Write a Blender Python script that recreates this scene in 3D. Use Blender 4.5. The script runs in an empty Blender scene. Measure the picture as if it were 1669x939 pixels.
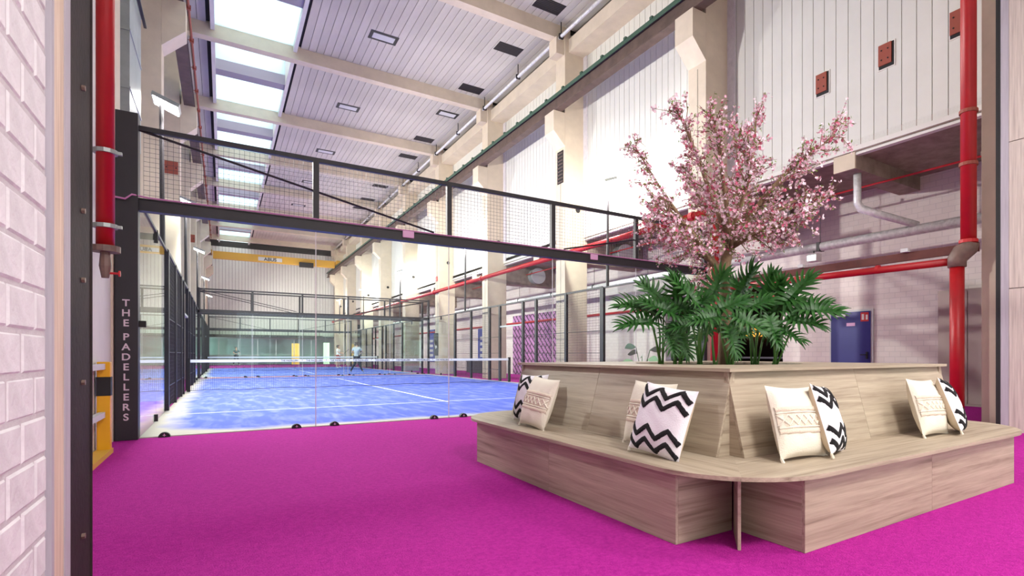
import bpy, math, random
from mathutils import Vector, Matrix
R = random.Random(7)
PI = math.pi
scene = bpy.context.scene
col = scene.collection

# ------------------------------------------------------------------ camera
F, CX, HY, YAW, CAMH = 884.8, 957.9, 577.6, 0.592154, 1.06
cam_d = bpy.data.cameras.new('camera'); cam = bpy.data.objects.new('camera', cam_d); col.objects.link(cam)
cam_d.sensor_width = 36.0; cam_d.lens = F / 1669 * 36
cam_d.shift_x = -(CX - 834.5) / 1669; cam_d.shift_y = (HY - 469.5) / 1669
cam_d.clip_start = 0.02; cam_d.clip_end = 300
cam.location = (0, 0, CAMH); cam.rotation_euler = (PI / 2, 0, -YAW)
scene.camera = cam

# ------------------------------------------------------------------ world, exposure
w = bpy.data.worlds.new('world'); scene.world = w; w.use_nodes = True
w.node_tree.nodes['Background'].inputs[0].default_value = (0.88, 0.96, 1.0, 1)
w.node_tree.nodes['Background'].inputs[1].default_value = 2.6
scene.view_settings.view_transform = 'Standard'
scene.view_settings.look = 'None'
scene.view_settings.gamma = 1.0
scene.view_settings.use_curve_mapping = False
scene.view_settings.exposure = 0.38
try:
    cy = scene.cycles
    cy.transparent_max_bounces = 48; cy.max_bounces = 6; cy.diffuse_bounces = 3; cy.glossy_bounces = 3
    cy.sample_clamp_indirect = 6.0; cy.use_denoising = True
    cy.caustics_reflective = False; cy.caustics_refractive = False
except Exception:
    pass
LAMP_W = 800.0       # each floodlight head
ROOM_W = 270.0       # each ceiling lamp of the front room

# ------------------------------------------------------------------ materials
def lin(r, g, b):
    return tuple(((c / 255) / 12.92 if c <= 10 else ((c / 255 + 0.055) / 1.055) ** 2.4) for c in (r, g, b)) + (1,)

def mat(name, rgb, rough=0.6, metal=0.0, var=0.0, vscale=4.0, stretch=(1, 1, 1), bump=0.0, bscale=60.0, rgb2=None, rnd=0.0, emit=0.0, spec=0.5):
    m = bpy.data.materials.new(name); m.use_nodes = True
    nt = m.node_tree; N = nt.nodes; L = nt.links
    b = N['Principled BSDF']
    b.inputs['Base Color'].default_value = lin(*rgb)
    b.inputs['Roughness'].default_value = rough
    b.inputs['Metallic'].default_value = metal
    b.inputs['Specular IOR Level'].default_value = spec
    if emit:
        b.inputs['Emission Color'].default_value = lin(*rgb); b.inputs['Emission Strength'].default_value = emit
    tc = N.new('ShaderNodeTexCoord'); mp = N.new('ShaderNodeMapping'); L.new(tc.outputs['Object'], mp.inputs[0])
    mp.inputs['Scale'].default_value = stretch
    out = None
    if var > 0 or rgb2:
        no = N.new('ShaderNodeTexNoise'); no.inputs['Scale'].default_value = vscale; no.inputs['Detail'].default_value = 6
        no.inputs['Roughness'].default_value = 0.62
        L.new(mp.outputs[0], no.inputs['Vector'])
        mx = N.new('ShaderNodeMix'); mx.data_type = 'RGBA'
        mx.inputs[6].default_value = lin(*rgb)
        c2 = rgb2 or tuple(max(0, c * (1 - var)) for c in rgb)
        mx.inputs[7].default_value = lin(*c2)
        rp = N.new('ShaderNodeMapRange'); rp.inputs[1].default_value = 0.35; rp.inputs[2].default_value = 0.68
        L.new(no.outputs['Fac'], rp.inputs[0]); L.new(rp.outputs[0], mx.inputs[0])
        out = mx.outputs[2]
    if rnd > 0:
        oi = N.new('ShaderNodeObjectInfo'); hs = N.new('ShaderNodeHueSaturation')
        mr = N.new('ShaderNodeMapRange'); mr.inputs[3].default_value = 1 - rnd; mr.inputs[4].default_value = 1 + rnd * 0.6
        L.new(oi.outputs['Random'], mr.inputs[0]); L.new(mr.outputs[0], hs.inputs['Value'])
        if out: L.new(out, hs.inputs['Color'])
        else: hs.inputs['Color'].default_value = lin(*rgb)
        out = hs.outputs[0]
    if out: L.new(out, b.inputs['Base Color'])
    if bump > 0:
        nb = N.new('ShaderNodeTexNoise'); nb.inputs['Scale'].default_value = bscale; nb.inputs['Detail'].default_value = 3
        L.new(tc.outputs['Object'], nb.inputs['Vector'])
        bp = N.new('ShaderNodeBump'); bp.inputs['Strength'].default_value = bump; bp.inputs['Distance'].default_value = 0.01
        L.new(nb.outputs['Fac'], bp.inputs['Height']); L.new(bp.outputs[0], b.inputs['Normal'])
    return m

def wood_mat(name, a, b2, dark):
    m = bpy.data.materials.new(name); m.use_nodes = True
    nt = m.node_tree; N = nt.nodes; L = nt.links; b = N['Principled BSDF']
    tc = N.new('ShaderNodeTexCoord'); mp = N.new('ShaderNodeMapping'); L.new(tc.outputs['Object'], mp.inputs[0])
    oi = N.new('ShaderNodeObjectInfo')
    ad = N.new('ShaderNodeVectorMath'); ad.operation = 'ADD'
    cb = N.new('ShaderNodeCombineXYZ'); ml = N.new('ShaderNodeMath'); ml.operation = 'MULTIPLY'; ml.inputs[1].default_value = 37.0
    L.new(oi.outputs['Random'], ml.inputs[0]); L.new(ml.outputs[0], cb.inputs[0]); L.new(ml.outputs[0], cb.inputs[1])
    L.new(mp.outputs[0], ad.inputs[0]); L.new(cb.outputs[0], ad.inputs[1])
    mp2 = N.new('ShaderNodeMapping'); mp2.inputs['Scale'].default_value = (0.55, 15, 15); L.new(ad.outputs[0], mp2.inputs[0])
    n1 = N.new('ShaderNodeTexNoise'); n1.inputs['Scale'].default_value = 1.6; n1.inputs['Detail'].default_value = 8; n1.inputs['Distortion'].default_value = 0.5
    n1.inputs['Roughness'].default_value = 0.6
    L.new(mp2.outputs[0], n1.inputs['Vector'])
    mp3 = N.new('ShaderNodeMapping'); mp3.inputs['Scale'].default_value = (4, 130, 130); L.new(ad.outputs[0], mp3.inputs[0])
    n2 = N.new('ShaderNodeTexNoise'); n2.inputs['Scale'].default_value = 1.0; n2.inputs['Detail'].default_value = 4
    L.new(mp3.outputs[0], n2.inputs['Vector'])
    cr = N.new('ShaderNodeValToRGB'); e = cr.color_ramp.elements
    e[0].position = 0.30; e[0].color = lin(*dark); e[1].position = 0.70; e[1].color = lin(*a)
    k = cr.color_ramp.elements.new(0.46); k.color = lin(*b2)
    L.new(n1.outputs['Fac'], cr.inputs[0])
    mx = N.new('ShaderNodeMix'); mx.data_type = 'RGBA'; mx.blend_type = 'MULTIPLY'; mx.inputs[0].default_value = 0.30
    L.new(cr.outputs[0], mx.inputs[6]); 
    r2 = N.new('ShaderNodeMapRange'); r2.inputs[1].default_value = 0.3; r2.inputs[2].default_value = 0.65; r2.inputs[3].default_value = 0.55; r2.inputs[4].default_value = 1.1
    L.new(n2.outputs['Fac'], r2.inputs[0]); L.new(r2.outputs[0], mx.inputs[7]); L.new(mx.outputs[2], b.inputs['Base Color'])
    b.inputs['Roughness'].default_value = 0.55
    bp = N.new('ShaderNodeBump'); bp.inputs['Strength'].default_value = 0.15; bp.inputs['Distance'].default_value = 0.003
    L.new(n2.outputs['Fac'], bp.inputs['Height']); L.new(bp.outputs[0], b.inputs['Normal'])
    return m

def glass_mat(name, tint=(0.93, 0.97, 0.955), refl=1.0):
    m = bpy.data.materials.new(name); m.use_nodes = True
    nt = m.node_tree; N = nt.nodes; L = nt.links; N.remove(N['Principled BSDF'])
    o = N['Material Output']; tr = N.new('ShaderNodeBsdfTransparent'); tr.inputs[0].default_value = tint + (1,)
    gl = N.new('ShaderNodeBsdfGlossy'); gl.inputs['Roughness'].default_value = 0.0; gl.inputs['Color'].default_value = (0.9, 0.95, 0.95, 1)
    fr = N.new('ShaderNodeFresnel'); fr.inputs['IOR'].default_value = 1.35
    mu = N.new('ShaderNodeMath'); mu.operation = 'MULTIPLY'; mu.inputs[1].default_value = refl; mu.use_clamp = True
    ge = N.new('ShaderNodeNewGeometry'); iv = N.new('ShaderNodeMath'); iv.operation = 'SUBTRACT'; iv.inputs[0].default_value = 1.0
    L.new(ge.outputs['Backfacing'], iv.inputs[1]); m2 = N.new('ShaderNodeMath'); m2.operation = 'MULTIPLY'; L.new(fr.outputs[0], m2.inputs[0]); L.new(iv.outputs[0], m2.inputs[1])
    L.new(m2.outputs[0], mu.inputs[0])
    mx = N.new('ShaderNodeMixShader'); L.new(mu.outputs[0], mx.inputs[0]); L.new(tr.outputs[0], mx.inputs[1]); L.new(gl.outputs[0], mx.inputs[2])
    L.new(mx.outputs[0], o.inputs[0])
    return m

def opal_mat(name, c):
    m = bpy.data.materials.new(name); m.use_nodes = True
    nt = m.node_tree; N = nt.nodes; L = nt.links; N.remove(N['Principled BSDF'])
    o = N['Material Output']; t = N.new('ShaderNodeBsdfTranslucent'); t.inputs[0].default_value = c + (1,)
    d = N.new('ShaderNodeBsdfTransparent'); d.inputs[0].default_value = c + (1,)
    mx = N.new('ShaderNodeMixShader'); mx.inputs[0].default_value = 0.35
    L.new(t.outputs[0], mx.inputs[1]); L.new(d.outputs[0], mx.inputs[2]); L.new(mx.outputs[0], o.inputs[0])
    return m

def turf_mat():
    # blue court turf with pale sand gathered along the edges and worn streaks (object coords: x 0..10, y 0..20)
    m = mat('court_turf', (92, 110, 214), 0.9, var=0.0, bump=0.35, bscale=180)
    nt = m.node_tree; N = nt.nodes; L = nt.links; b = N['Principled BSDF']
    tc = N.new('ShaderNodeTexCoord'); sp = N.new('ShaderNodeSeparateXYZ'); L.new(tc.outputs['Object'], sp.inputs[0])
    def mth(op, a, bb=None):
        n = N.new('ShaderNodeMath'); n.operation = op
        for i, v in enumerate((a, bb)):
            if v is None: continue
            if isinstance(v, (int, float)): n.inputs[i].default_value = v
            else: L.new(v, n.inputs[i])
        return n.outputs[0]
    dx = mth('MINIMUM', sp.outputs[0], mth('SUBTRACT', 10.0, sp.outputs[0]))
    dy = mth('MINIMUM', sp.outputs[1], mth('SUBTRACT', 20.0, sp.outputs[1]))
    # rounded corner distance
    ax = mth('MAXIMUM', mth('SUBTRACT', 1.6, dx), 0.0); ay = mth('MAXIMUM', mth('SUBTRACT', 1.6, dy), 0.0)
    dd = mth('SUBTRACT', 1.6, mth('POWER', mth('ADD', mth('POWER', ax, 2.6), mth('POWER', ay, 2.6)), 1 / 2.6))
    n1 = N.new('ShaderNodeTexNoise'); n1.inputs['Scale'].default_value = 1.3; n1.inputs['Detail'].default_value = 6; L.new(tc.outputs['Object'], n1.inputs['Vector'])
    edge = mth('ADD', dd, mth('MULTIPLY', mth('SUBTRACT', n1.outputs['Fac'], 0.5), 0.7))
    sand = N.new('ShaderNodeMapRange'); sand.inputs[1].default_value = 0.42; sand.inputs[2].default_value = 0.08; sand.inputs[3].default_value = 0; sand.inputs[4].default_value = 0.85
    L.new(edge, sand.inputs[0])
    mp = N.new('ShaderNodeMapping'); mp.inputs['Scale'].default_value = (1.6, 0.35, 1); L.new(tc.outputs['Object'], mp.inputs[0])
    n2 = N.new('ShaderNodeTexNoise'); n2.inputs['Scale'].default_value = 3.2; n2.inputs['Detail'].default_value = 7; n2.inputs['Distortion'].default_value = 0.4; L.new(mp.outputs[0], n2.inputs['Vector'])
    st = N.new('ShaderNodeMapRange'); st.inputs[1].default_value = 0.45; st.inputs[2].default_value = 0.78; st.inputs[3].default_value = 0; st.inputs[4].default_value = 0.5
    L.new(n2.outputs['Fac'], st.inputs[0])
    mx = N.new('ShaderNodeMix'); mx.data_type = 'RGBA'; mx.inputs[6].default_value = lin(78, 98, 208); mx.inputs[7].default_value = lin(172, 180, 232); L.new(st.outputs[0], mx.inputs[0])
    mx2 = N.new('ShaderNodeMix'); mx2.data_type = 'RGBA'; mx2.inputs[7].default_value = lin(214, 203, 178); L.new(sand.outputs[0], mx2.inputs[0]); L.new(mx.outputs[2], mx2.inputs[6])
    L.new(mx2.outputs[2], b.inputs['Base Color'])
    return m

def brickprint_mat():
    # printed mural: slanted pink bricks with dark joints
    m = bpy.data.materials.new('mural_print'); m.use_nodes = True
    nt = m.node_tree; N = nt.nodes; L = nt.links; b = N['Principled BSDF']
    tc = N.new('ShaderNodeTexCoord'); sp = N.new('ShaderNodeSeparateXYZ'); cb = N.new('ShaderNodeCombineXYZ'); L.new(tc.outputs['Object'], sp.inputs[0])
    L.new(sp.outputs[1], cb.inputs[0]); L.new(sp.outputs[2], cb.inputs[1])
    mp2 = N.new('ShaderNodeMapping'); mp2.inputs['Rotation'].default_value = (0, 0, math.radians(-40)); L.new(cb.outputs[0], mp2.inputs[0])
    bk = N.new('ShaderNodeTexBrick'); bk.inputs['Scale'].default_value = 1.0; bk.inputs['Brick Width'].default_value = .62; bk.inputs['Row Height'].default_value = .24; bk.inputs['Mortar Size'].default_value = 0.035
    bk.inputs['Color1'].default_value = lin(196, 140, 190); bk.inputs['Color2'].default_value = lin(180, 120, 176); bk.inputs['Mortar'].default_value = lin(62, 36, 60)
    L.new(mp2.outputs[0], bk.inputs['Vector']); L.new(bk.outputs['Color'], b.inputs['Base Color']); b.inputs['Roughness'].default_value = 0.8
    return m

def block_mat():
    # painted block wall: faint joints, too small to build singly at that distance
    m = bpy.data.materials.new('painted_blocks'); m.use_nodes = True
    nt = m.node_tree; N = nt.nodes; L = nt.links; b = N['Principled BSDF']
    tc = N.new('ShaderNodeTexCoord'); sp = N.new('ShaderNodeSeparateXYZ'); cb = N.new('ShaderNodeCombineXYZ')
    L.new(tc.outputs['Object'], sp.inputs[0]); L.new(sp.outputs[1], cb.inputs[0]); L.new(sp.outputs[2], cb.inputs[1])
    bk = N.new('ShaderNodeTexBrick'); bk.inputs['Scale'].default_value = 1.0; bk.inputs['Brick Width'].default_value = 0.25; bk.inputs['Row Height'].default_value = 0.125; bk.inputs['Mortar Size'].default_value = 0.006
    bk.inputs['Color1'].default_value = lin(232, 222, 216); bk.inputs['Color2'].default_value = lin(226, 215, 209); bk.inputs['Mortar'].default_value = lin(212, 202, 198)
    L.new(cb.outputs[0], bk.inputs['Vector']); L.new(bk.outputs[0], b.inputs['Base Color']); b.inputs['Roughness'].default_value = 0.75
    bp = N.new('ShaderNodeBump'); bp.inputs['Strength'].default_value = 0.3; bp.inputs['Distance'].default_value = 0.005; bp.invert = True
    L.new(bk.outputs['Fac'], bp.inputs['Height']); L.new(bp.outputs[0], b.inputs['Normal'])
    return m

M = dict(
    carpet=mat('magenta_carpet', (186, 44, 152), 0.95, var=0.0, rgb2=(160, 28, 134), vscale=45, bump=1.0, bscale=110, spec=0.1),
    turf=turf_mat(), blocks=block_mat(), mural=brickprint_mat(),
    line=mat('line_white', (236, 238, 244), 0.8),
    cream=mat('cream_paint', (218, 203, 181), 0.7, var=0.06, vscale=2),
    concrete=mat('raw_concrete', (164, 146, 132), 0.85, rgb2=(128, 112, 102), vscale=3, bump=0.2, bscale=30),
    white=mat('white_paint', (230, 226, 220), 0.6, var=0.05, vscale=1.5),
    panel=mat('white_cladding', (222, 221, 214), 0.5, var=0.03, vscale=1.0, rnd=0.03),
    plank=mat('ceiling_plank', (210, 203, 192), 0.7, var=0.10, vscale=0.8, stretch=(1, .3, 1), rnd=0.07),
    dark=mat('dark_gap', (40, 38, 38), 0.9),
    steel=mat('black_steel', (38, 34, 40), 0.5, var=0.15, vscale=3),
    steel_old=mat('dark_brown_steel', (48, 36, 36), 0.7, rgb2=(34, 25, 27), vscale=5, bump=0.2, bscale=40, spec=.15),
    rust=mat('rail_brown', (104, 84, 76), 0.7, var=0.2, vscale=3),
    green=mat('rail_green', (62, 92, 74), 0.5, var=0.1),
    red=mat('red_pipe', (180, 20, 28), 0.4, var=0.08, vscale=3),
    redbrown=mat('red_oxide', (150, 74, 58), 0.6),
    oxide=mat('dark_oxide', (104, 50, 42), 0.7, var=.2),
    iron=mat('cast_iron', (124, 98, 88), 0.5, var=0.2, vscale=8),
    silver=mat('silver_foil', (240, 240, 240), 0.3, metal=0.05, var=0.15, vscale=12, bump=0.25, bscale=40),
    zinc=mat('zinc_sheet', (176, 182, 180), 0.42, metal=0.5, var=0.12, vscale=2),
    glass=glass_mat('court_glass'), skyglass=glass_mat('roof_glass', (0.95, 0.98, 1.0), 0.6),
    opal=opal_mat('opal_pane', (0.80, 0.90, 0.93)),
    greyvoile=mat('grey_strip', (160, 154, 166), 0.8),
    wood=wood_mat('grey_oak', (188, 173, 152), (169, 153, 133), (134, 117, 99)),
    woodraw=mat('raw_timber', (222, 200, 180), 0.7, rgb2=(190, 164, 146), vscale=3, stretch=(12, 12, .6)),
    woodgrey=mat('board_marked', (206, 192, 184), 0.75, rgb2=(172, 158, 152), vscale=3, stretch=(14, 14, .5)),
    lilac=mat('lilac_paint', (178, 170, 180), 0.7, var=0.08, stretch=(10, 10, .5)),
    brick=mat('white_brick', (226, 220, 224), 0.75, var=0.08, vscale=6, bump=0.6, bscale=25, rnd=0.04),
    mortar=mat('white_mortar', (196, 188, 192), 0.9, bump=0.6, bscale=40),
    yellow=mat('safety_yellow', (232, 170, 20), 0.4), black=mat('matt_black', (20, 18, 20), 0.6),
    crane=mat('crane_yellow', (214, 164, 54), 0.5), blue=mat('door_blue', (40, 36, 116), 0.4),
    banner=mat('banner_blue', (58, 70, 150), 0.7), ltgrey=mat('light_grey', (206, 206, 206), 0.6),
    cabinet=mat('beige_cabinet', (176, 158, 150), 0.55), teal=mat('teal_wall', (196, 218, 210), 0.6),
    pinkplate=mat('pink_plate', (226, 176, 214), 0.5), letters=mat('letter_pale', (214, 196, 206), 0.6),
    signred=mat('sign_red', (196, 34, 40), 0.5), darkbox=mat('dark_box', (70, 62, 66), 0.7),
    cable=mat('pink_cable', (196, 130, 176), 0.5),
    bark=mat('bark', (150, 124, 96), 0.85, rgb2=(112, 88, 66), vscale=14, stretch=(1, 1, .3), bump=0.6, bscale=50),
    blossom_a=mat('blossom_pale', (246, 218, 230), 0.7), blossom_b=mat('blossom_pink', (236, 172, 196), 0.7), blossom_c=mat('blossom_rose', (196, 84, 116), 0.7),
    leaf=mat('young_leaf', (112, 136, 52), 0.6), philo=mat('glossy_leaf', (44, 96, 32), 0.42, rgb2=(24, 62, 24), vscale=5, spec=.35),
    stalk=mat('leaf_stalk', (78, 122, 56), 0.5), paleleaf=mat('pale_leaf', (150, 178, 140), 0.5),
    soil=mat('potting_soil', (38, 30, 26), 1.0, bump=0.8, bscale=30),
    cottonw=mat('white_cotton', (238, 234, 240), 0.9, bump=0.25, bscale=120), cottonc=mat('cream_cotton', (232, 224, 208), 0.9, bump=0.25, bscale=120),
    tuft=mat('black_tufting', (22, 20, 24), 1.0, bump=1.0, bscale=160), fringe=mat('fringe_cord', (226, 210, 192), 0.95, bump=0.6, bscale=140),
    sidec=mat('beige_cotton', (206, 188, 164), 0.9),
    skin=mat('skin', (214, 166, 138), 0.6), hair=mat('brown_hair', (74, 52, 40), 0.8), shirt_w=mat('white_shirt', (238, 238, 236), 0.8),
    shorts_r=mat('red_shorts', (176, 54, 50), 0.8), leggings=mat('dark_leggings', (44, 46, 56), 0.8), shirt_g=mat('grey_shirt', (196, 198, 204), 0.8),
    net=mat('net_cord', (36, 40, 60), 0.8), wire=mat('mesh_wire', (52, 48, 52), 0.5), terracotta=mat('pot_grey', (120, 116, 112), 0.8),
    lens=mat('lamp_lens', (255, 252, 244), 0.3, emit=40.0), roomlens=mat('ceiling_lens', (255, 248, 240), 0.3, emit=6.0),
    screen_o=mat('lit_poster', (250, 176, 70), 0.5, emit=1.2), screen_g=mat('lit_window', (226, 244, 206), 0.5, emit=1.2),
    emglow=mat('emergency_lens', (240, 255, 250), 0.3, emit=2.0),
)

# ------------------------------------------------------------------ mesh helpers
def text_mesh(name, body, size, m, parent, loc, offset=0.0, extrude=.003, space=1.0):
    cu = bpy.data.curves.new(name, 'FONT'); cu.body = body; cu.size = size; cu.space_line = space; cu.align_x = 'CENTER'; cu.offset = offset; cu.extrude = extrude
    tmp = bpy.data.objects.new(name, cu); col.objects.link(tmp); bpy.context.view_layer.update()
    me = bpy.data.meshes.new_from_object(tmp.evaluated_get(bpy.context.evaluated_depsgraph_get())); bpy.data.objects.remove(tmp)
    me.materials.clear(); me.materials.append(M[m]); o = bpy.data.objects.new(name, me); col.objects.link(o); o.parent = parent
    o.location = Vector(loc) - wloc(parent); o.rotation_euler = (PI / 2, 0, 0)
    return o
class MB:
    def __init__(s): s.v = []; s.f = []
    def add(s, vs, fs):
        o = len(s.v); s.v += [tuple(p) for p in vs]; s.f += [tuple(i + o for i in f) for f in fs]; return s
    def box(s, x0, x1, y0, y1, z0, z1):
        return s.add([(x, y, z) for z in (z0, z1) for y in (y0, y1) for x in (x0, x1)],
                     [(0, 2, 3, 1), (4, 5, 7, 6), (0, 1, 5, 4), (2, 6, 7, 3), (0, 4, 6, 2), (1, 3, 7, 5)])
    def hexa(s, a, b):     # a, b: two quads (4 points each), joined
        return s.add(list(a) + list(b), [(3, 2, 1, 0), (4, 5, 6, 7), (0, 1, 5, 4), (1, 2, 6, 5), (2, 3, 7, 6), (3, 0, 4, 7)])
    def prism(s, poly, axis, t0, t1):   # poly of 2-D points extruded along axis
        def P(p, t): return {'z': (p[0], p[1], t), 'y': (p[0], t, p[1]), 'x': (t, p[0], p[1])}[axis]
        n = len(poly)
        return s.add([P(p, t0) for p in poly] + [P(p, t1) for p in poly],
                     [tuple(range(n))[::-1], tuple(range(n, 2 * n))] + [(i, (i + 1) % n, n + (i + 1) % n, n + i) for i in range(n)])
    def tube(s, pts, rs, n=8, cap=True):
        pts = [Vector(p) for p in pts]
        if not isinstance(rs, (list, tuple)): rs = [rs] * len(pts)
        o = len(s.v); up = None
        for i, p in enumerate(pts):
            d = (pts[min(i + 1, len(pts) - 1)] - pts[max(i - 1, 0)])
            d = d.normalized() if d.length > 1e-9 else Vector((0, 0, 1))
            if up is None or abs(d.dot(up)) > 0.95: up = Vector((0, 0, 1)) if abs(d.z) < 0.9 else Vector((1, 0, 0))
            a = d.cross(up).normalized(); b = d.cross(a).normalized(); up = (up - d * d.dot(up)).normalized()
            for k in range(n):
                t = 2 * PI * k / n; s.v.append(tuple(p + (a * math.cos(t) + b * math.sin(t)) * rs[i]))
        for i in range(len(pts) - 1):
            for k in range(n):
                s.f.append((o + i * n + k, o + i * n + (k + 1) % n, o + (i + 1) * n + (k + 1) % n, o + (i + 1) * n + k))
        if cap:
            s.f.append(tuple(o + k for k in range(n))[::-1]); e = o + (len(pts) - 1) * n; s.f.append(tuple(e + k for k in range(n)))
        return s
    def bar(s, p0, p1, w): return s.tube([p0, p1], w, 4)
    def disc(s, c, axis, r, t, n=16, half=False):
        c = Vector(c); poly = []
        for k in range(n + 1 if half else n):
            a = (PI if half else 2 * PI) * k / n; poly.append((r * math.cos(a), r * math.sin(a)))
        ax = {'x': (1, 2, 0), 'y': (0, 2, 1), 'z': (0, 1, 2)}[axis]
        vs = []
        for tt in (-t / 2, t / 2):
            for p in poly:
                q = [0, 0, 0]; q[ax[0]] = p[0]; q[ax[1]] = p[1]; q[ax[2]] = tt; vs.append(tuple(c + Vector(q)))
        m = len(poly)
        return s.add(vs, [tuple(range(m))[::-1], tuple(range(m, 2 * m))] + [(i, (i + 1) % m, m + (i + 1) % m, m + i) for i in range(m)])
    def mesh(s, name, origin=(0, 0, 0)):
        me = bpy.data.meshes.new(name); o = Vector(origin)
        me.from_pydata([tuple(Vector(v) - o) for v in s.v], [], s.f); me.update(); return me
    def build(s, name, m, parent=None, origin=None, smooth=False, bevel=0.0):
        xs = [v[0] for v in s.v]; ys = [v[1] for v in s.v]; zs = [v[2] for v in s.v]
        if origin is None: origin = ((min(xs) + max(xs)) / 2, (min(ys) + max(ys)) / 2, min(zs))
        me = s.mesh(name, origin); ob = bpy.data.objects.new(name, me); col.objects.link(ob)
        ob.location = Vector(origin) - wloc(parent)
        if parent: ob.parent = parent
        if m: me.materials.append(M[m] if isinstance(m, str) else m)
        if smooth: me.polygons.foreach_set('use_smooth', [True] * len(me.polygons))
        if bevel:
            b = ob.modifiers.new('bevel', 'BEVEL'); b.width = bevel; b.segments = 2; b.limit_method = 'ANGLE'
        return ob

def wloc(o):
    v = Vector((0, 0, 0))
    while o is not None: v += Vector(o.location); o = o.parent
    return v

def inst(name, me, parent, loc, rot=None, scale=None):
    ob = bpy.data.objects.new(name, me); col.objects.link(ob); ob.parent = parent
    ob.location = Vector(loc) - wloc(parent)
    if rot: ob.rotation_euler = rot
    if scale: ob.scale = scale
    return ob

def meshof(mb, name, m, origin=(0, 0, 0), smooth=False):
    me = mb.mesh(name, origin); me.materials.append(M[m])
    if smooth: me.polygons.foreach_set('use_smooth', [True] * len(me.polygons))
    return me

def tag(o, label, cat, group=None):
    o['label'] = label; o['category'] = cat
    if group: o['group'] = group
    return o

def thing(name, label, cat, loc=(0, 0, 0), group=None):
    o = bpy.data.objects.new(name, None); col.objects.link(o); o.location = loc; o.empty_display_size = 0.2
    return tag(o, label, cat, group)

def struct(o): o['kind'] = 'structure'; return o

def copy_tree(o, parent=None, shift=(0, 0, 0), label=None):
    c = o.copy(); col.objects.link(c); c.parent = parent
    if parent is None: c.location = Vector(o.location) + Vector(shift)
    if label: c['label'] = label
    for ch in o.children: copy_tree(ch, c)
    return c

def cam_pt(px, py, fwd):      # a point of the place seen at that pixel, fwd metres ahead of the lens
    r = (px - CX) / F * fwd
    S, C = math.sin(YAW), math.cos(YAW)
    return Vector((fwd * S + r * C, fwd * C - r * S, CAMH + (HY - py) / F * fwd))

# ================================================================== SETTING
X0, Y0 = -0.868, 8.81                 # near left corner of the first court
COLY = [9.50 + 6.45 * k for k in range(-1, 9)]     # column lines: 3.05, 9.5, 15.95 ...
YEND = 64.0
ZC = 12.2
XR, XCOL, XB = 10.4, 9.6, 13.0

struct(MB().box(-2.2, 13.3, 0.5, 70, -0.3, 0.0).build('floor', 'carpet'))
struct(MB().box(-2.2, 13.3, -6, 0.5, -0.3, 0.0).build('floor_front_room', 'ltgrey'))  # unseen floor, made grey to cut magenta bounce on brick and bench

# ---- courts' turf and lines
def court_floor(y0):
    o = struct(MB().box(X0, X0 + 10, y0, y0 + 20, 0.0, 0.012).build('court_floor', 'turf', origin=(X0, y0, 0)))
    for (a, b, c, d) in ((0.05, 9.95, 3.0, 3.05), (0.05, 9.95, 16.95, 17.0), (4.975, 5.025, 2.85, 17.15)):
        MB().box(X0 + a, X0 + b, y0 + c, y0 + d, 0.012, 0.016).build('court_line', 'line', o)
    return o
for yy in (Y0, Y0 + 21.1): court_floor(yy)

# ---- left opening jamb: bricks
XJ = -0.45
jamb = struct(MB().box(XJ - 0.5, XJ - 0.012, -0.2, 2.36, 0, 6.3).build('wall_left', 'mortar'))
bm_ = {}
for key, ln in (('full', 0.236), ('half', 0.112)):
    a = MB(); l = ln / 2; e = 0.008
    a.hexa([(-0.02, -l, -0.057), (-0.02, l, -0.057), (-0.02, l, 0.057), (-0.02, -l, 0.057)][::-1],
           [(0.006, -l, -0.057), (0.006, l, -0.057), (0.006, l, 0.057), (0.006, -l, 0.057)][::-1])
    a.hexa([(0.006, -l, -0.057), (0.006, l, -0.057), (0.006, l, 0.057), (0.006, -l, 0.057)][::-1],
           [(0.012, -l + e, -0.057 + e), (0.012, l - e, -0.057 + e), (0.012, l - e, 0.057 - e), (0.012, -l + e, 0.057 - e)][::-1])
    bm_[key] = meshof(a, 'brick', 'brick')
for r in range(26):
    z = 0.0625 + r * 0.125; y = 2.355
    if r % 2: inst('brick', bm_['half'], jamb, (XJ - 0.019 + R.uniform(-.002, .001), y - 0.058, z)); y -= 0.125
    while y > 0.9:
        inst('brick', bm_['full'], jamb, (XJ - 0.019 + R.uniform(-.002, .001), y - 0.12, z), (0, R.uniform(-.004, .004), R.uniform(-.005, .005))); y -= 0.25
struct(MB().box(XJ - 0.5, XJ + 0.004, 2.36, 2.39, 0, 6.3).build('trim_1', 'lilac'))
struct(MB().box(XJ - 0.5, XJ + 0.0, 2.39, 2.48, 0, 6.3).box(XJ - .5, XJ - 0.008, 2.485, 2.58, 0, 6.3).build('trim_2', 'woodraw'))
struct(MB().box(XJ - 0.5, XJ - 0.004, 2.58, 2.66, 0, 6.3).build('trim_3', 'lilac'))
# black steel frame of the opening
fr = struct(MB().box(XJ - 0.25, XJ - 0.006, 2.66, 3.04, 0, 6.3).box(XJ - 0.02, XJ + 0.0, 3.02, 3.04, 0, 6.3).build('door_frame_1', 'steel_old', bevel=0.006))
bolt = meshof(MB().disc((0, 0, 0), 'x', 0.011, 0.014, 6), 'bolt', 'iron')
for z in (0.35, 0.95, 1.35, 1.62, 2.1): inst('bolt', bolt, fr, (XJ - 0.002, 2.86, z))

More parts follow.
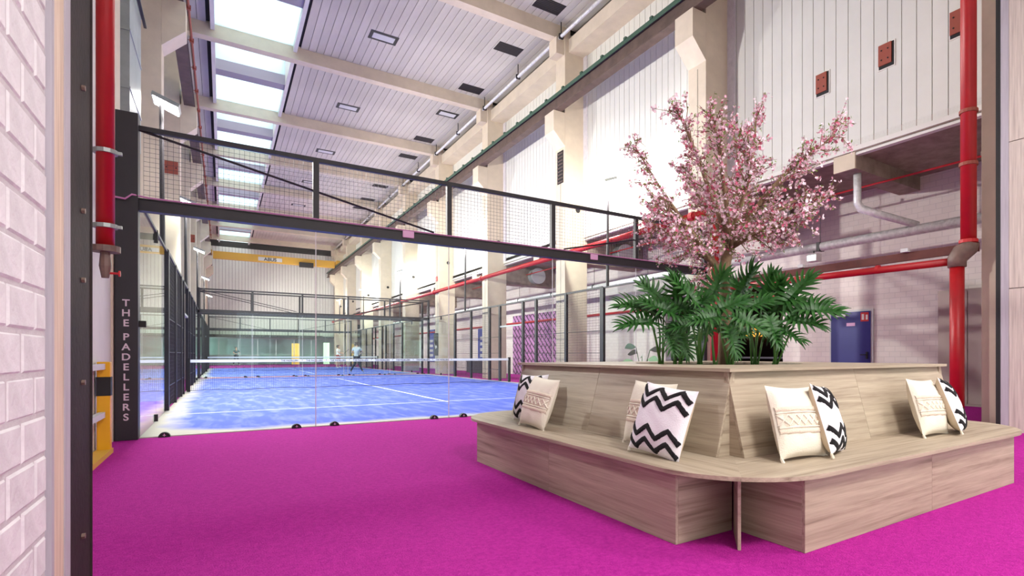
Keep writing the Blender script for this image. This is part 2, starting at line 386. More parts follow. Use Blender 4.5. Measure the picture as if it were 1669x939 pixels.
# ---- end wall of the hall around the opening, and the room the camera stands in
struct(MB().box(-2.2, XJ - 0.25, 2.7, 3.04, 0, ZC + .3).build('wall_front_left', 'white'))
struct(MB().box(8.97, 13.3, 2.75, 3.0, 0, ZC + .3).build('wall_front_right', 'white'))
struct(MB().box(XJ - .25, 8.97, 2.7, 3.04, 6.3, ZC + .3).build('wall_front_lintel', 'white'))
struct(MB().box(-0.95, 9.6, -6, 2.7, 6.3, 6.5).build('ceiling_front_room', 'white'))
struct(MB().box(-0.95, 9.6, -6.2, -6, 0, 1.0).box(-0.95, 9.6, -6.2, -6, 2.6, 6.5).box(-0.95, .4, -6.2, -6, 1, 2.6).box(8.4, 9.6, -6.2, -6, 1, 2.6).build('wall_back', 'white'))
for i in range(4):  # added windows, unseen behind the camera, to let in sky fill
    wn = struct(MB().box(.4 + 2 * i, 2.4 + 2 * i, -6.12, -6.108, 1.0, 2.6).build('window_%d' % (i + 11), 'skyglass'))
    MB().box(.37 + 2 * i, .43 + 2 * i, -6.15, -6.05, 1.0, 2.6).box(.4 + 2 * i, 2.4 + 2 * i, -6.15, -6.05, 1.77, 1.83).build('window_frame', 'white', wn)
struct(MB().box(-0.95, -0.5, -6, -0.2, 0, 6.5).build('wall_left_back', 'white'))
struct(MB().box(8.99, 9.2, -6, 2.7, 0, 6.5).build('wall_right_back', 'white'))
# right jamb: black seal, lilac strip, board-marked facing in two courses
struct(MB().box(8.93, 8.97, 3.045, 3.10, 0, 6.3).build('trim_4', 'black'))
struct(MB().box(8.93, 9.0, 2.95, 3.043, 0, 6.3).build('trim_5', 'lilac'))
rj = struct(MB().box(8.97, 9.02, 2.2, 2.95, 0, 6.3).build('trim_6', 'dark'))
for (za, zb) in ((0, 1.955), (1.965, 3.96), (3.97, 6.3)):
    for k in range(3): MB().box(8.93 + .004 * (k % 2), 8.975, 2.2 + .25 * k, 2.447 + .25 * k, za, zb).build('board', 'woodgrey', rj)

# ---- left side of the hall
struct(MB().box(-2.2, -1.12, 3.04, 8.65, 0, ZC).build('wall_left_near', 'white'))
struct(MB().box(-2.2, -1.10, 8.65, 9.2, 0, ZC).build('wall_left_pilaster', 'cream'))
wl = struct(MB().box(-2.3, -1.97, 9.2, 66, 0, ZC).build('wall_left_hall', 'dark'))
pl = {}
def panel_mesh(wd, ht):
    k = (round(wd, 3), round(ht, 3))
    if k not in pl: pl[k] = meshof(MB().box(-0.02, 0.02, -wd / 2, wd / 2, 0, ht), 'panel', 'panel')
    return pl[k]
def panel_field(parent, x, y0, y1, z0, z1, single, pitch=0.255):
    n = max(1, round((y1 - y0) / pitch)); p = (y1 - y0) / n
    if single:
        for i in range(n): inst('panel', panel_mesh(p - .014, z1 - z0), parent, (x, y0 + (i + .5) * p, z0))
    else:
        a = MB()
        for i in range(n): a.box(x - .02, x + .02, y0 + i * p + .007, y0 + (i + 1) * p - .007, z0, z1)
        a.build('panel_field', 'panel', parent)['kind'] = 'stuff'
for k, y in enumerate(COLY[1:]):
    panel_field(wl, -1.95, y + .3, min(y + 6.15, 64), 0.0, 11.6, False)

# ---- right side: columns with corbels, cladding above the aisle
wr = struct(MB().box(XR + .02, XR + .16, 3.04, 66, 5.05, ZC).build('wall_right', 'dark'))
for k, y in enumerate(COLY):
    ye = min(y + 6.15, 64)
    if ye <= y + .4: continue
    panel_field(wr, XR, y + .38 if k else y + .47, ye, 5.17, 9.3, k < 2)
    panel_field(wr, XR, y + .38 if k else y + .47, ye, 9.3, 11.3, False)
ledge = MB().box(XR - .05, XR + .1, 3.04, 64, 5.08, 5.17).box(XR - .02, XR + .1, 3.04, 64, 5.0, 5.06)
struct(ledge.build('trim_7', 'white'))
def column(y, side):
    s = 1 if side == 'r' else -1
    xf = XCOL if side == 'r' else -1.15; xb = XR + .1 if side == 'r' else -2.0; xc = xf - .44 * s
    a = MB().box(min(xf, xb), max(xf, xb), y - .3, y + .3, 0, 11.9)
    o = struct(a.build('column', 'cream', bevel=.012))
    MB().prism([(xf, 8.1), (xc, 8.55), (xc, 9.22), (xf, 9.22)], 'y', y - .3, y + .3).build('corbel', 'cream', o)
    if side == 'r':
        MB().box(xf - .004, xf + .01, y - .03, y - .02, 0, 8.0).build('joint', 'dark', o)
        MB().disc((xf + .52, y - .301, 6.0), 'y', .09, .012, 14).build('hole', 'dark', o)
        MB().box(xf - .3, xf + .3, y - .24, y + .24, 11.2, 11.75).build('bracket', 'cream', o)
    return o
for y in COLY:
    column(y if y > 4 else y + .17, 'r')
    if y > 10: column(y, 'l')
for y in (22.4, 28.85, 35.3):
    o = tag(MB().box(-1.55, -1.2, y - .33, y - .3, 6.9, 7.3).build('column_plate', 'redbrown'), 'red-brown plate high on a left column, %s' % {22.4: 'nearest', 28.85: 'middle', 35.3: 'farthest'}[y], 'plate', 'column plates')
    for x in (-1.5, -1.25): MB().disc((x, y - .333, 7.1), 'y', .02, .01, 8).build('screw', 'dark', o)
t = thing('column_grille', 'dark slatted grille below the corbel of the second right column', 'grille', (XCOL, 15.95, 6.9))
MB().box(XCOL - .02, XCOL, 15.75, 16.12, 6.9, 8.0).build('backing', 'dark', t)
for i in range(9): MB().box(XCOL - .035, XCOL - .02, 15.76, 16.11, 6.93 + .12 * i, 6.97 + .12 * i).build('slat', 'rust', t)
# masonry strip beside each right column
for y in COLY[1:4]: struct(MB().box(XR - .06, XR + .05, y - .52, y - .3, 5.17, 11.3).build('trim_8', 'brick'))
# crane rails
for side in ('r', 'l'):
    xa = 9.32 if side == 'r' else -0.92
    t = tag(MB().box(xa - .13, xa + .13, 3.1, 63.5, 9.22, 9.26).box(xa - .02, xa + .02, 3.1, 63.5, 9.26, 9.66).box(xa - .13, xa + .13, 3.1, 63.5, 9.66, 9.70).build('crane_rail', 'rust'),
            'long brown crane girder resting on the corbels along the ' + ('cladding wall' if side == 'r' else 'left wall beside the skylight'), 'girder', 'crane girders')
    MB().box(xa - .05, xa + .05, 3.1, 63.5, 9.70, 9.77).box(xa - .15, xa - .13, 3.1, 63.5, 9.60, 9.72).build('rail', 'green', t)
    clip = meshof(MB().box(-.05, .05, -.05, .05, 0, .07), 'clip', 'green')
    for i in range(26): inst('clip', clip, t, (xa - .12, 8.5 + 1.1 * i, 9.70))
# ring beam below the ceiling on the right
struct(MB().box(9.75, XR + .1, 3.04, 64, 11.3, 11.75).build('ring_beam', 'cream'))

# ---- ceiling: backing, planks, cross beams, skylight
SX0, SX1 = -0.22, 2.12
ceil = struct(MB().box(2.36, XR + .2, 3.04, 66, ZC + .03, ZC + .3).box(-2.3, -.45, 3.04, 66, ZC + .03, ZC + .3).build('ceiling', 'dark'))
plank_me = meshof(MB().box(-.118, .118, -3.08, 3.08, 0, .03), 'plank', 'plank')
for k in range(len(COLY)):
    ya, yb = COLY[k] + .17, min(COLY[k] + 6.28, 64)
    if yb - ya < 1: continue
    xs = [2.36 + .1255 + .251 * i for i in range(32)] + [-.58 - .251 * i for i in range(5)]
    if 1 <= k <= 4:
        for x in xs: inst('plank', plank_me, ceil, (x, (ya + yb) / 2, ZC))
    else:
        a = MB()
        for x in xs: a.box(x - .118, x + .118, ya, yb, ZC, ZC + .03)
        a.build('plank_field', 'plank', ceil)['kind'] = 'stuff'
for y in COLY[1:]:
    struct(MB().box(-2.0, 9.9, y - .17, y + .17, 11.75, ZC + .28).build('roof_beam', 'cream'))
# skylight strip
struct(MB().box(SX0 - .12, SX0, 3.04, 64, 12.0, 13.4).build('skylight_upstand', 'white'))
struct(MB().box(SX1, SX1 + .12, 3.04, 64, 12.0, 13.4).build('skylight_upstand', 'white'))
struct(MB().box(SX0 - .23, SX0 - .12, 3.04, 64, ZC + .05, 13.4).box(SX1 + .12, SX1 + .24, 3.04, 64, ZC + .05, 13.4).build('skylight_gap', 'dark'))
for k in range(len(COLY)):
    ya, yb = COLY[k] + .17, COLY[k] + 6.28
    if yb > 64.2: continue
    ym = ya + 2.7
    t = tag(MB().box(SX0, SX1, ym, ym + .55, 12.05, 12.45).build('skylight', 'greyvoile'), '%s skylight bay from the opening, with opal and clear panes' % ['first', 'second', 'third', 'fourth', 'fifth', 'sixth', 'seventh', 'eighth', 'ninth', 'tenth'][k], 'skylight', 'skylight bays')
    MB().box(SX0, SX1, ym + .56, yb, 12.2, 12.215).build('pane', 'opal', t)
    MB().box(SX0, SX1, ya, ym, 13.36, 13.375).build('pane', 'skyglass', t)
    MB().box(SX0, SX1, ym + .02, ym + .05, 12.46, 13.4).build('pane', 'opal', t)
    b = MB()
    for x in (.2, 1.0, 1.75): b.box(x - .02, x + .02, ya, ym, 13.28, 13.36)
    b.box(SX0, SX1, (ya + ym) / 2 - .02, (ya + ym) / 2 + .02, 13.28, 13.36)
    b.build('glazing_bar', 'steel', t)

# ceiling lamps and vents
def ceil_unit(x, y, lit):
    if lit:
        t = thing('ceiling_downlight', '', 'light', (x, y, ZC - .03), 'recessed ceiling lights')
        MB().box(x - .47, x + .47, y - .29, y + .29, ZC - .012, ZC).build('frame', 'black', t)
        MB().box(x - .36, x + .36, y - .17, y + .17, ZC - .02, ZC - .012).build('lens', 'ltgrey', t)
    else:
        t = thing('ceiling_vent', '', 'vent', (x, y, ZC - .03), 'black ceiling vents')
        MB().box(x - .47, x + .47, y - .29, y + .29, ZC - .012, ZC).build('grille', 'black', t)
        b = MB()
        for i in range(7): b.box(x - .45, x + .45, y - .26 + i * .08, y - .245 + i * .08, ZC - .02, ZC - .012)
        b.build('slats', 'darkbox', t)
    return t
ordn = ['first', 'second', 'third', 'fourth', 'fifth', 'sixth', 'seventh', 'eighth', 'ninth', 'tenth']
for i, y in enumerate((19.85, 26.35, 32.8, 39.2, 45.7)):
    ceil_unit(4.7, y, True)['label'] = 'white recessed light in black frame in plank ceiling near the skylight, %s from the front' % ordn[i]
for i, (y, lit) in enumerate(((15.08, 0), (18.05, 0), (21.63, 0), (24.53, 1), (28.08, 0), (31.0, 0), (34.5, 0), (37.5, 0), (41.2, 0), (44.0, 0))):
    u = ceil_unit(8.66, y, lit)
    u['label'] = 'white recessed light in black frame among the vents beside the conduit' if lit else 'black rectangular vent in the plank ceiling beside the conduit, %s from the front' % ordn[i]
# conduit under the ceiling
t = tag(MB().tube([(9.42, 4, 11.72), (9.42, 60, 11.72)], .055, 10).build('ceiling_conduit', 'silver', smooth=True), 'long silver conduit hung below the ceiling near the right columns', 'pipe')
for i in range(16): MB().tube([(9.42, 6 + 3.2 * i, 11.72), (9.42, 6 + 3.2 * i, 12.2)], .018, 6).box(9.34, 9.5, 5.97 + 3.2 * i, 6.03 + 3.2 * i, 11.64, 11.8).build('hanger', 'steel', t)
# sprinkler pipe at the left ceiling edge
t = tag(MB().tube([(-.86, 9.4, 11.62), (-.86, 60, 11.62)], .035, 8).build('sprinkler_pipe', 'redbrown'), 'thin red-brown sprinkler pipe below the ceiling left of the skylight', 'pipe')
for i in range(24): MB().tube([(-.86, 10 + 2.1 * i, 11.62), (-1.12, 10 + 2.1 * i, 11.62)], .012, 6).box(-.92, -.80, 9.95 + 2.1 * i, 10.05 + 2.1 * i, 11.56, 11.68).build('branch', 'redbrown', t)

# ---- far wall
wf = struct(MB().box(-2.3, 13.3, YEND, YEND + .2, 2.75, ZC).build('wall_far', 'dark'))
a = MB()
for i in range(46): a.box(-1.9 + i * .27, -1.9 + i * .27 + .25, YEND - .03, YEND, 2.95, 11.6)
a.build('panel_field', 'panel', wf)['kind'] = 'stuff'
struct(MB().box(-2.3, 13.3, YEND - .7, YEND + .25, 2.75, 2.95).build('trim_9', 'steel'))
struct(MB().box(-2.3, 13.3, YEND + 4, YEND + 4.2, 0, 2.9).build('wall_lobby', 'teal'))
struct(MB().box(-2.3, 13.3, YEND, YEND + 4.2, 2.75, 2.9).build('ceiling_lobby', 'ltgrey'))
for i in range(7):
    g = struct(MB().box(-1.9 + i * 1.62, -1.9 + i * 1.62 + 1.55, YEND + .05, YEND + .062, 0.0, 2.6).build('window_%d' % (i + 1), 'glass'))
    MB().box(-1.95 + i * 1.62, -1.89 + i * 1.62, YEND + .02, YEND + .1, 0, 2.6).build('mullion', 'ltgrey', g)
rl = tag(MB().box(-1.8, 8.8, YEND - .6, YEND - .56, 3.55, 3.6).box(-1.8, 8.8, YEND - .6, YEND - .56, 2.95, 3.0).build('gallery_railing', 'steel'), 'thin dark gallery railing high on the far cladding wall', 'railing')
for i in range(8): MB().box(-1.7 + 1.45 * i, -1.66 + 1.45 * i, YEND - .6, YEND - .56, 2.95, 3.55).build('baluster', 'steel', rl)
tag(MB().box(6.0, 6.7, YEND + .3, YEND + .36, .0, 2.2).build('lit_poster', 'screen_o'), 'glowing orange and white poster in the far lobby', 'poster')
tag(MB().box(9.0, 9.6, YEND + .3, YEND + .36, .0, 2.3).build('lit_doorway', 'screen_g'), 'pale green glowing doorway panel in the far lobby', 'panel')
t = thing('lobby_counter', 'white counter with light front behind the far glass wall', 'counter', (1.0, YEND + 1.6, 0))
MB().box(-1.2, 3.0, YEND + 1.3, YEND + 2.0, 0, .95).build('body', 'ltgrey', t); MB().box(-1.3, 3.1, YEND + 1.2, YEND + 2.1, .95, 1.0).build('worktop', 'white', t)

# yellow bridge crane
t = thing('bridge_crane', 'yellow overhead bridge crane spanning the hall near the far wall', 'crane', (4.3, 58, 9.5))
MB().box(-.7, 9.1, 57.8, 58.2, 9.5, 10.15).build('girder', 'crane', t)
for s in (-.9, 9.3): MB().box(s - .15, s + .15, 56.9, 59.1, 9.77, 10.1).build('end_carriage', 'crane', t)
MB().box(6.0, 7.2, 57.55, 57.8, 9.3, 9.75).build('hoist', 'dark', t)
MB().box(2.7, 4.6, 57.78, 57.8, 9.62, 9.95).build('name_plate', 'ltgrey', t)
text_mesh('lettering', 'ABUS', .42, 'black', t, (3.65, 57.77, 9.64), .008)

# ================================================================== AISLE ON THE RIGHT
wb = struct(MB().box(XB, XB + .3, 3.0, 9.55, 0, 5.05).box(XB, XB + .3, 9.55, 14.4, 3.05, 5.05).box(XB, XB + .3, 14.4, 70, 0, 5.05).build('wall_aisle', 'blocks', origin=(XB, 3, 0)))
struct(MB().box(XB + .3, 21, 7, 19, -.3, 0.0).build('floor_side_hall', 'turf', origin=(XB, 7, 0)))
struct(MB().box(21, 21.2, 7, 19, 0, 4).box(XB + .3, 21, 6.8, 7, 0, 4).box(XB + .3, 21, 19, 19.2, 0, 4).box(XB + .3, 21.2, 6.8, 19.2, 4, 4.2).build('wall_side_hall', 'darkbox'))
for i, y in enumerate((10.5, 13.2, 16.0)):
    tag(MB().box(20.9, 20.98, y, y + 1.5, 1.9, 2.5).build('lit_wall_panel', 'screen_o'), 'glowing orange wall panel in the side hall behind the plants, %s' % ('right', 'middle', 'left')[i], 'light panel', 'orange panels')
tr_ = tag(MB().box(17, 17.05, 7.2, 18.8, .9, .96).build('side_hall_net', 'ltgrey'), 'pale net tape on a blue court in the side hall behind the plants', 'net')
for y in (7.3, 18.7): MB().box(16.98, 17.07, y, y + .08, 0, 1.0).build('post', 'black', tr_)
struct(MB().box(XR - .02, XB + .3, 3.0, 70, 5.05, 5.3).build('ceiling_aisle', 'concrete'))
for k, y in enumerate(COLY):
    struct(MB().box(XR - .0, XB, y + 2.9, y + 3.35, 4.74, 5.05).build('soffit_beam', 'concrete'))
    struct(MB().box(XR - .04, XR - .0, y + 2.9, y + 3.35, 4.74, 5.06).build('beam_end_cap', 'cream'))
    if k: struct(MB().box(XR + .1, XB, y - .3, y + .3, 4.2, 5.05).build('soffit_beam', 'concrete'))
# the blue door
dr = struct(MB().box(XB - .05, XB + .02, 6.99, 8.11, 0, 2.16).build('door_1', 'ltgrey'))
MB().box(XB - .07, XB - .05, 7.04, 8.06, 0, 2.11).build('door_leaf', 'blue', dr)
MB().box(XB - .11, XB - .07, 7.65, 7.95, 2.0, 2.07).build('door_closer', 'ltgrey', dr)
MB().box(XB - .075, XB - .07, 7.42, 7.64, 1.76, 1.84).build('door_plate', 'pinkplate', dr)
sg = MB().box(XB - .076, XB - .07, 7.08, 7.28, 1.86, 2.08).build('fire_sign', 'signred', dr)
MB().box(XB - .079, XB - .076, 7.19, 7.25, 1.90, 2.04).build('sign_mark', 'white', sg)
MB().box(XB - .079, XB - .076, 7.10, 7.15, 1.90, 2.02).build('sign_mark', 'white', sg)
MB().box(XB - .10, XB - .07, 7.10, 7.14, .95, 1.12).tube([(XB - .13, 7.12, 1.05), (XB - .13, 7.26, 1.05)], .012, 8).tube([(XB - .07, 7.12, 1.05), (XB - .13, 7.12, 1.05)], .012, 8).build('door_handle', 'black', dr)
# beige cabinet
t = thing('tall_cabinet', 'tall beige cabinet against the aisle wall behind the red pipe', 'cabinet', (12.7, 4.9, 0))
MB().box(12.62, XB, 4.3, 5.42, 0, 2.4).build('body', 'cabinet', t)
for y in (4.32, 4.87): MB().box(12.60, 12.62, y, y + .53, .05, 2.36).build('door', 'cabinet', t)
# white vertical wall cabinet edge line near door
# red fire pipes
def elbow(c, r, R0, a0, a1, axes, n=8):
    pts = []
    for i in range(n + 1):
        a = a0 + (a1 - a0) * i / n; p = Vector(c); p[axes[0]] += R0 * math.cos(a); p[axes[1]] += R0 * math.sin(a); pts.append(p)
    return pts
t = thing('red_fire_riser', 'thick red fire water pipe rising beside the cream column at right', 'pipe', (9.45, 3.62, 0))
MB().tube([(9.42, 3.62, 2.62), (9.42, 3.62, 8.85), (9.47, 3.64, 9.0), (9.59, 3.66, 9.05)], .105, 16).build('upper_pipe', 'red', t, smooth=True)
MB().tube([(9.38, 3.76, 0), (9.38, 3.76, 2.45)], .098, 16).build('lower_pipe', 'red', t, smooth=True)
MB().tube([(9.38, 3.76, 2.40), (9.38, 3.76, 2.52), (9.40, 3.70, 2.62), (9.42, 3.62, 2.68), (9.42, 3.60, 2.76)], [.125, .13, .14, .13, .12], 14).build('elbow', 'iron', t, smooth=True)
for z in (3.95, 4.75, 2.78): MB().tube([(9.42, 3.62, z - .025), (9.42, 3.62, z + .025)], .125, 14).build('collar', 'signred' if z < 3 else 'redbrown', t)
MB().tube([(9.40, 3.8, 2.50), (9.45, 8.7, 2.56)], .06, 12).build('side_pipe', 'red', t, smooth=True)
for y in (5.0, 6.6, 8.0): MB().tube([(9.43, y - .03, 2.53), (9.43, y + .03, 2.53)], .075, 10).build('coupling', 'red', t)
t = tag(MB().box(9.7, 9.76, 3.6, 9.1, 2.66, 2.80).build('cable_tray', 'oxide'), 'red-brown flat steel channel running above the horizontal red pipe', 'channel')
for y in (4.6, 6.6): MB().box(9.62, 9.7, y, y + .12, 2.80, 2.86).build('clip', 'ltgrey', t)
t = thing('red_fire_main', 'long red fire main passing in front of the columns into the hall', 'pipe', (9.45, 8.78, 0))
MB().tube([(9.45, 8.78, 0), (9.45, 8.78, 4.3)], .10, 16).build('standpipe', 'red', t, smooth=True)
MB().tube([(9.45, 8.7, 4.4), (9.45, 60, 4.4)], .085, 12).build('main_pipe', 'red', t, smooth=True)
for y in COLY[1:]: MB().tube([(9.45, y - .06, 4.4), (9.45, y + .06, 4.4)], .115, 12).box(9.43, 9.6, y - .02, y + .02, 4.38, 4.42).build('coupling', 'red', t)
t = tag(MB().tube([(11.5, 3.1, 4.68), (11.5, 60, 4.68)], .022, 8).build('thin_sprinkler_line', 'red'), 'thin red sprinkler line under the concrete soffit of the aisle', 'pipe')
for i in range(10): MB().tube([(11.5, 4.2 + 2.9 * i, 4.68), (11.5, 4.2 + 2.9 * i, 4.76)], .03, 8).build('sprinkler_head', 'iron', t)
tag(MB().tube([(12.93, 9.6, 2.7), (12.93, 60, 2.7)], .05, 8).build('wall_pipe', 'red'), 'thin red pipe along the white aisle wall above the purple mural', 'pipe')
# silver insulated pipe
t = tag(MB().tube([(11.6, 3.05, 3.57), (11.6, 60, 3.57)], .10, 14).build('insulated_pipe', 'silver', smooth=True), 'silver foil wrapped pipe hanging along the whole aisle', 'pipe')
for i in range(14): MB().tube([(11.6, 4.4 + 3.1 * i, 3.57), (11.6, 4.4 + 3.1 * i, 5.05)], .008, 6).box(11.5, 11.7, 4.36 + 3.1 * i, 4.44 + 3.1 * i, 3.47, 3.67).build('hanger', 'steel', t)
p = [(10.75, 6.12, 4.74), (10.75, 6.12, 4.15), (10.80, 6.08, 4.03), (11.0, 5.9, 3.93), (11.6, 5.35, 3.66)]
tag(MB().tube(p, [.075, .075, .085, .08, .07], 12).build('flexible_duct', 'silver', smooth=True), 'short silver flexible duct bent down from the concrete beam to the long pipe', 'duct')
t = thing('emergency_light', 'small white emergency light hanging from the silver pipe', 'light', (11.55, 7.62, 3.3))
MB().box(11.45, 11.65, 7.5, 7.76, 3.24, 3.42).build('housing', 'white', t); MB().box(11.44, 11.45, 7.52, 7.74, 3.26, 3.38).build('lens', 'emglow', t)
MB().tube([(11.55, 7.63, 3.42), (11.55, 7.63, 3.5)], .015, 6).build('hanger', 'steel', t)
# round air outlets
for i, y in enumerate((9.2, 15.65, 22.1)):
    t = thing('round_air_outlet', 'round metal air outlet on the concrete beam %s' % ('behind the blossom tree' if i == 0 else 'above the purple mural' if i == 1 else 'deep in the aisle'), 'air outlet', (11.9, y, 4.6), 'round air outlets')
    MB().tube([(11.9, y, 4.62), (11.9, y - .4, 4.62)], .33, 20).build('duct', 'zinc', t, smooth=False); MB().disc((11.9, y - .41, 4.62), 'y', .36, .03, 22).build('face', 'ltgrey', t)
# purple mural, banners, dark box
tag(MB().box(XB - .03, XB, 21.7, 26.5, 0.0, 3.1).build('brick_mural', 'mural', origin=(XB, 21.7, 0)), 'purple printed mural of slanted bricks on the aisle wall', 'mural')
for i, (y, h) in enumerate(((29.8, 2.6), (39.5, 2.9))):
    b = tag(MB().box(XB - .04, XB - .01, y, y + 1.5, .5, h).build('wall_banner', 'banner'), 'blue wall banner with white marks %s' % ('just beyond the purple mural' if i == 0 else 'farthest down the aisle'), 'banner', 'blue banners')
    for j in range(4): MB().box(XB - .045, XB - .04, y + .35, y + 1.15, .9 + .35 * j, 1.08 + .35 * j).build('white_mark', 'ltgrey', b)
t = thing('dark_storage_box', 'dark box standing on magenta carpet in the aisle beyond the court', 'box', (12.2, 28.6, 0))
MB().box(11.8, 12.6, 28.0, 30.2, .02, .62).build('body', 'darkbox', t); MB().box(11.78, 12.62, 27.98, 30.22, .62, .68).build('lid', 'darkbox', t)
# leaf logo board on a column
b = tag(MB().box(9.56, 9.59, 28.6, 29.25, 1.0, 2.2).build('logo_board', 'black'), 'dark board with a white swoosh mark on the third column', 'sign')
MB().prism([(28.7, 1.45), (28.95, 1.35), (29.2, 1.75), (28.98, 1.5), (28.8, 1.55)], 'x', 9.552, 9.56).build('swoosh_mark', 'white', b)
# red-brown vent boxes in the cladding
for i, y in enumerate((6.65, 5.34, 4.12)):
    t = thing('wall_vent_box', 'red-brown square vent in the white cladding, %s' % ('nearest the blossom tree' if i == 0 else 'middle of three' if i == 1 else 'beside the red riser pipe'), 'vent', (XR - .03, y, 6.45), 'cladding vents')
    MB().box(XR - .035, XR - .018, y - .16, y + .16, 6.44, 6.93).build('frame', 'white', t)
    MB().box(XR - .06, XR - .036, y - .10, y + .14, 6.52, 6.91).build('cover', 'redbrown', t)
    MB().box(XR - .04, XR - .035, y - .14, y + .14, 6.46, 6.91).build('recess', 'black', t)
    for (u, z) in ((-.04, 6.62), (-.04, 6.80), (.08, 6.62), (.08, 6.80)): MB().disc((XR - .064, y + u, z), 'x', .014, .01, 8).build('screw', 'dark', t)
# small red exit sign on a column
tag(MB().box(9.55, 9.59, 28.75, 29.05, 5.0, 5.25).build('red_sign', 'signred'), 'small red sign high on a cream column', 'sign')

# ================================================================== LEFT FOREGROUND THINGS
t = thing('left_fire_pipe', 'red fire pipe with brass valve end beside the black opening frame', 'pipe', (-.98, 7.25, 2.1))
MB().tube([(-.98, 7.25, 2.15), (-.98, 7.25, 8.8), (-1.02, 7.25, 8.95), (-1.11, 7.25, 9.0)], .074, 14).build('pipe', 'red', t, smooth=True)
MB().tube([(-.98, 7.25, 2.09), (-.98, 7.25, 2.15)], .12, 14).build('flange', 'iron', t)
MB().tube([(-.98, 7.25, 1.83), (-.98, 7.25, 1.95), (-.98, 7.25, 2.09)], [.03, .05, .04], 10).build('valve', 'iron', t)
MB().tube([(-.98, 7.25, 1.88), (-.88, 7.25, 1.88)], .012, 6).disc((-.87, 7.25, 1.88), 'x', .03, .015, 10).build('tap', 'signred', t)
for z in (2.35, 3.1, 5.0, 5.35):
    MB().tube([(-.98, 7.25, z - .02), (-.98, 7.25, z + .02)], .10, 12).box(-1.12, -.85, 7.23, 7.27, z - .015, z + .015).build('clamp', 'zinc', t)
t = thing('safety_guard', 'yellow and black steel guard rail against the pink-lit wall', 'guard rail', (-1.04, 7.6, 0))
MB().box(-1.10, -.99, 7.62, 7.73, 0, .98).build('post', 'yellow', t, bevel=.008)
MB().box(-1.104, -.986, 7.616, 7.734, .62, .82).build('black_band', 'black', t)
for z in (.93, .42): MB().box(-1.08, -1.03, 6.9, 7.62, z - .03, z + .03).build('rail', 'ltgrey', t)
MB().box(-1.11, -.98, 6.6, 7.74, 0, .05).build('base_rail', 'crane', t)
t = thing('ventilation_duct', 'tall grey sheet metal duct high on the left wall', 'duct', (-1.5, 11.7, 4.6))
MB().box(-1.95, -1.2, 11.0, 12.4, 4.6, 11.9).build('body', 'zinc', t)
for z in (5.2, 6.1, 7.0, 7.9, 8.8, 9.7): MB().box(-1.96, -1.19, 10.985, 12.415, z, z + .03).build('seam', 'zinc', t)
MB().box(-1.17, -1.13, 11.0, 12.5, 6.9, 6.94).box(-1.9, -1.13, 10.95, 10.98, 6.9, 6.94).build('bracket', 'steel', t)

# ================================================================== PADEL COURTS
def grid_mesh(wd, ht, cell, r, mname, axis='x'):
    a = MB(); nx = int(round(wd / cell)); nz = int(round(ht / cell))
    for i in range(nx + 1): a.box(i * wd / nx - r, i * wd / nx + r, -r, r, 0, ht)
    for i in range(nz + 1): a.box(0, wd, -r * .8 + .002, r * .8 + .002, i * ht / nz - r, i * ht / nz + r)
    if axis == 'y': a.v = [(-v[1], v[0], v[2]) for v in a.v]
    return meshof(a, 'mesh_panel', mname)
gm_top = grid_mesh(1.92, .84, .06, .0017, 'wire')
gm_side = grid_mesh(1.92, 2.9, .08, .0028, 'wire', 'y')
pane_f = meshof(MB().box(-.99, .99, -.006, .006, 0, 2.84), 'glass_pane', 'glass')
pane_s = meshof(MB().box(-.006, .006, -.99, .99, 0, 2.92), 'glass_pane', 'glass')
clampm = MB().disc((0, 0, 0), 'y', .062, .07, 16, half=True)
clampm = meshof(clampm, 'glass_clamp', 'black')
embl = meshof(MB().box(-.004, .004, -.039, -.036, .012, .045).box(-.016, .016, -.039, -.036, .022, .028), 'clamp_emblem', 'pinkplate')

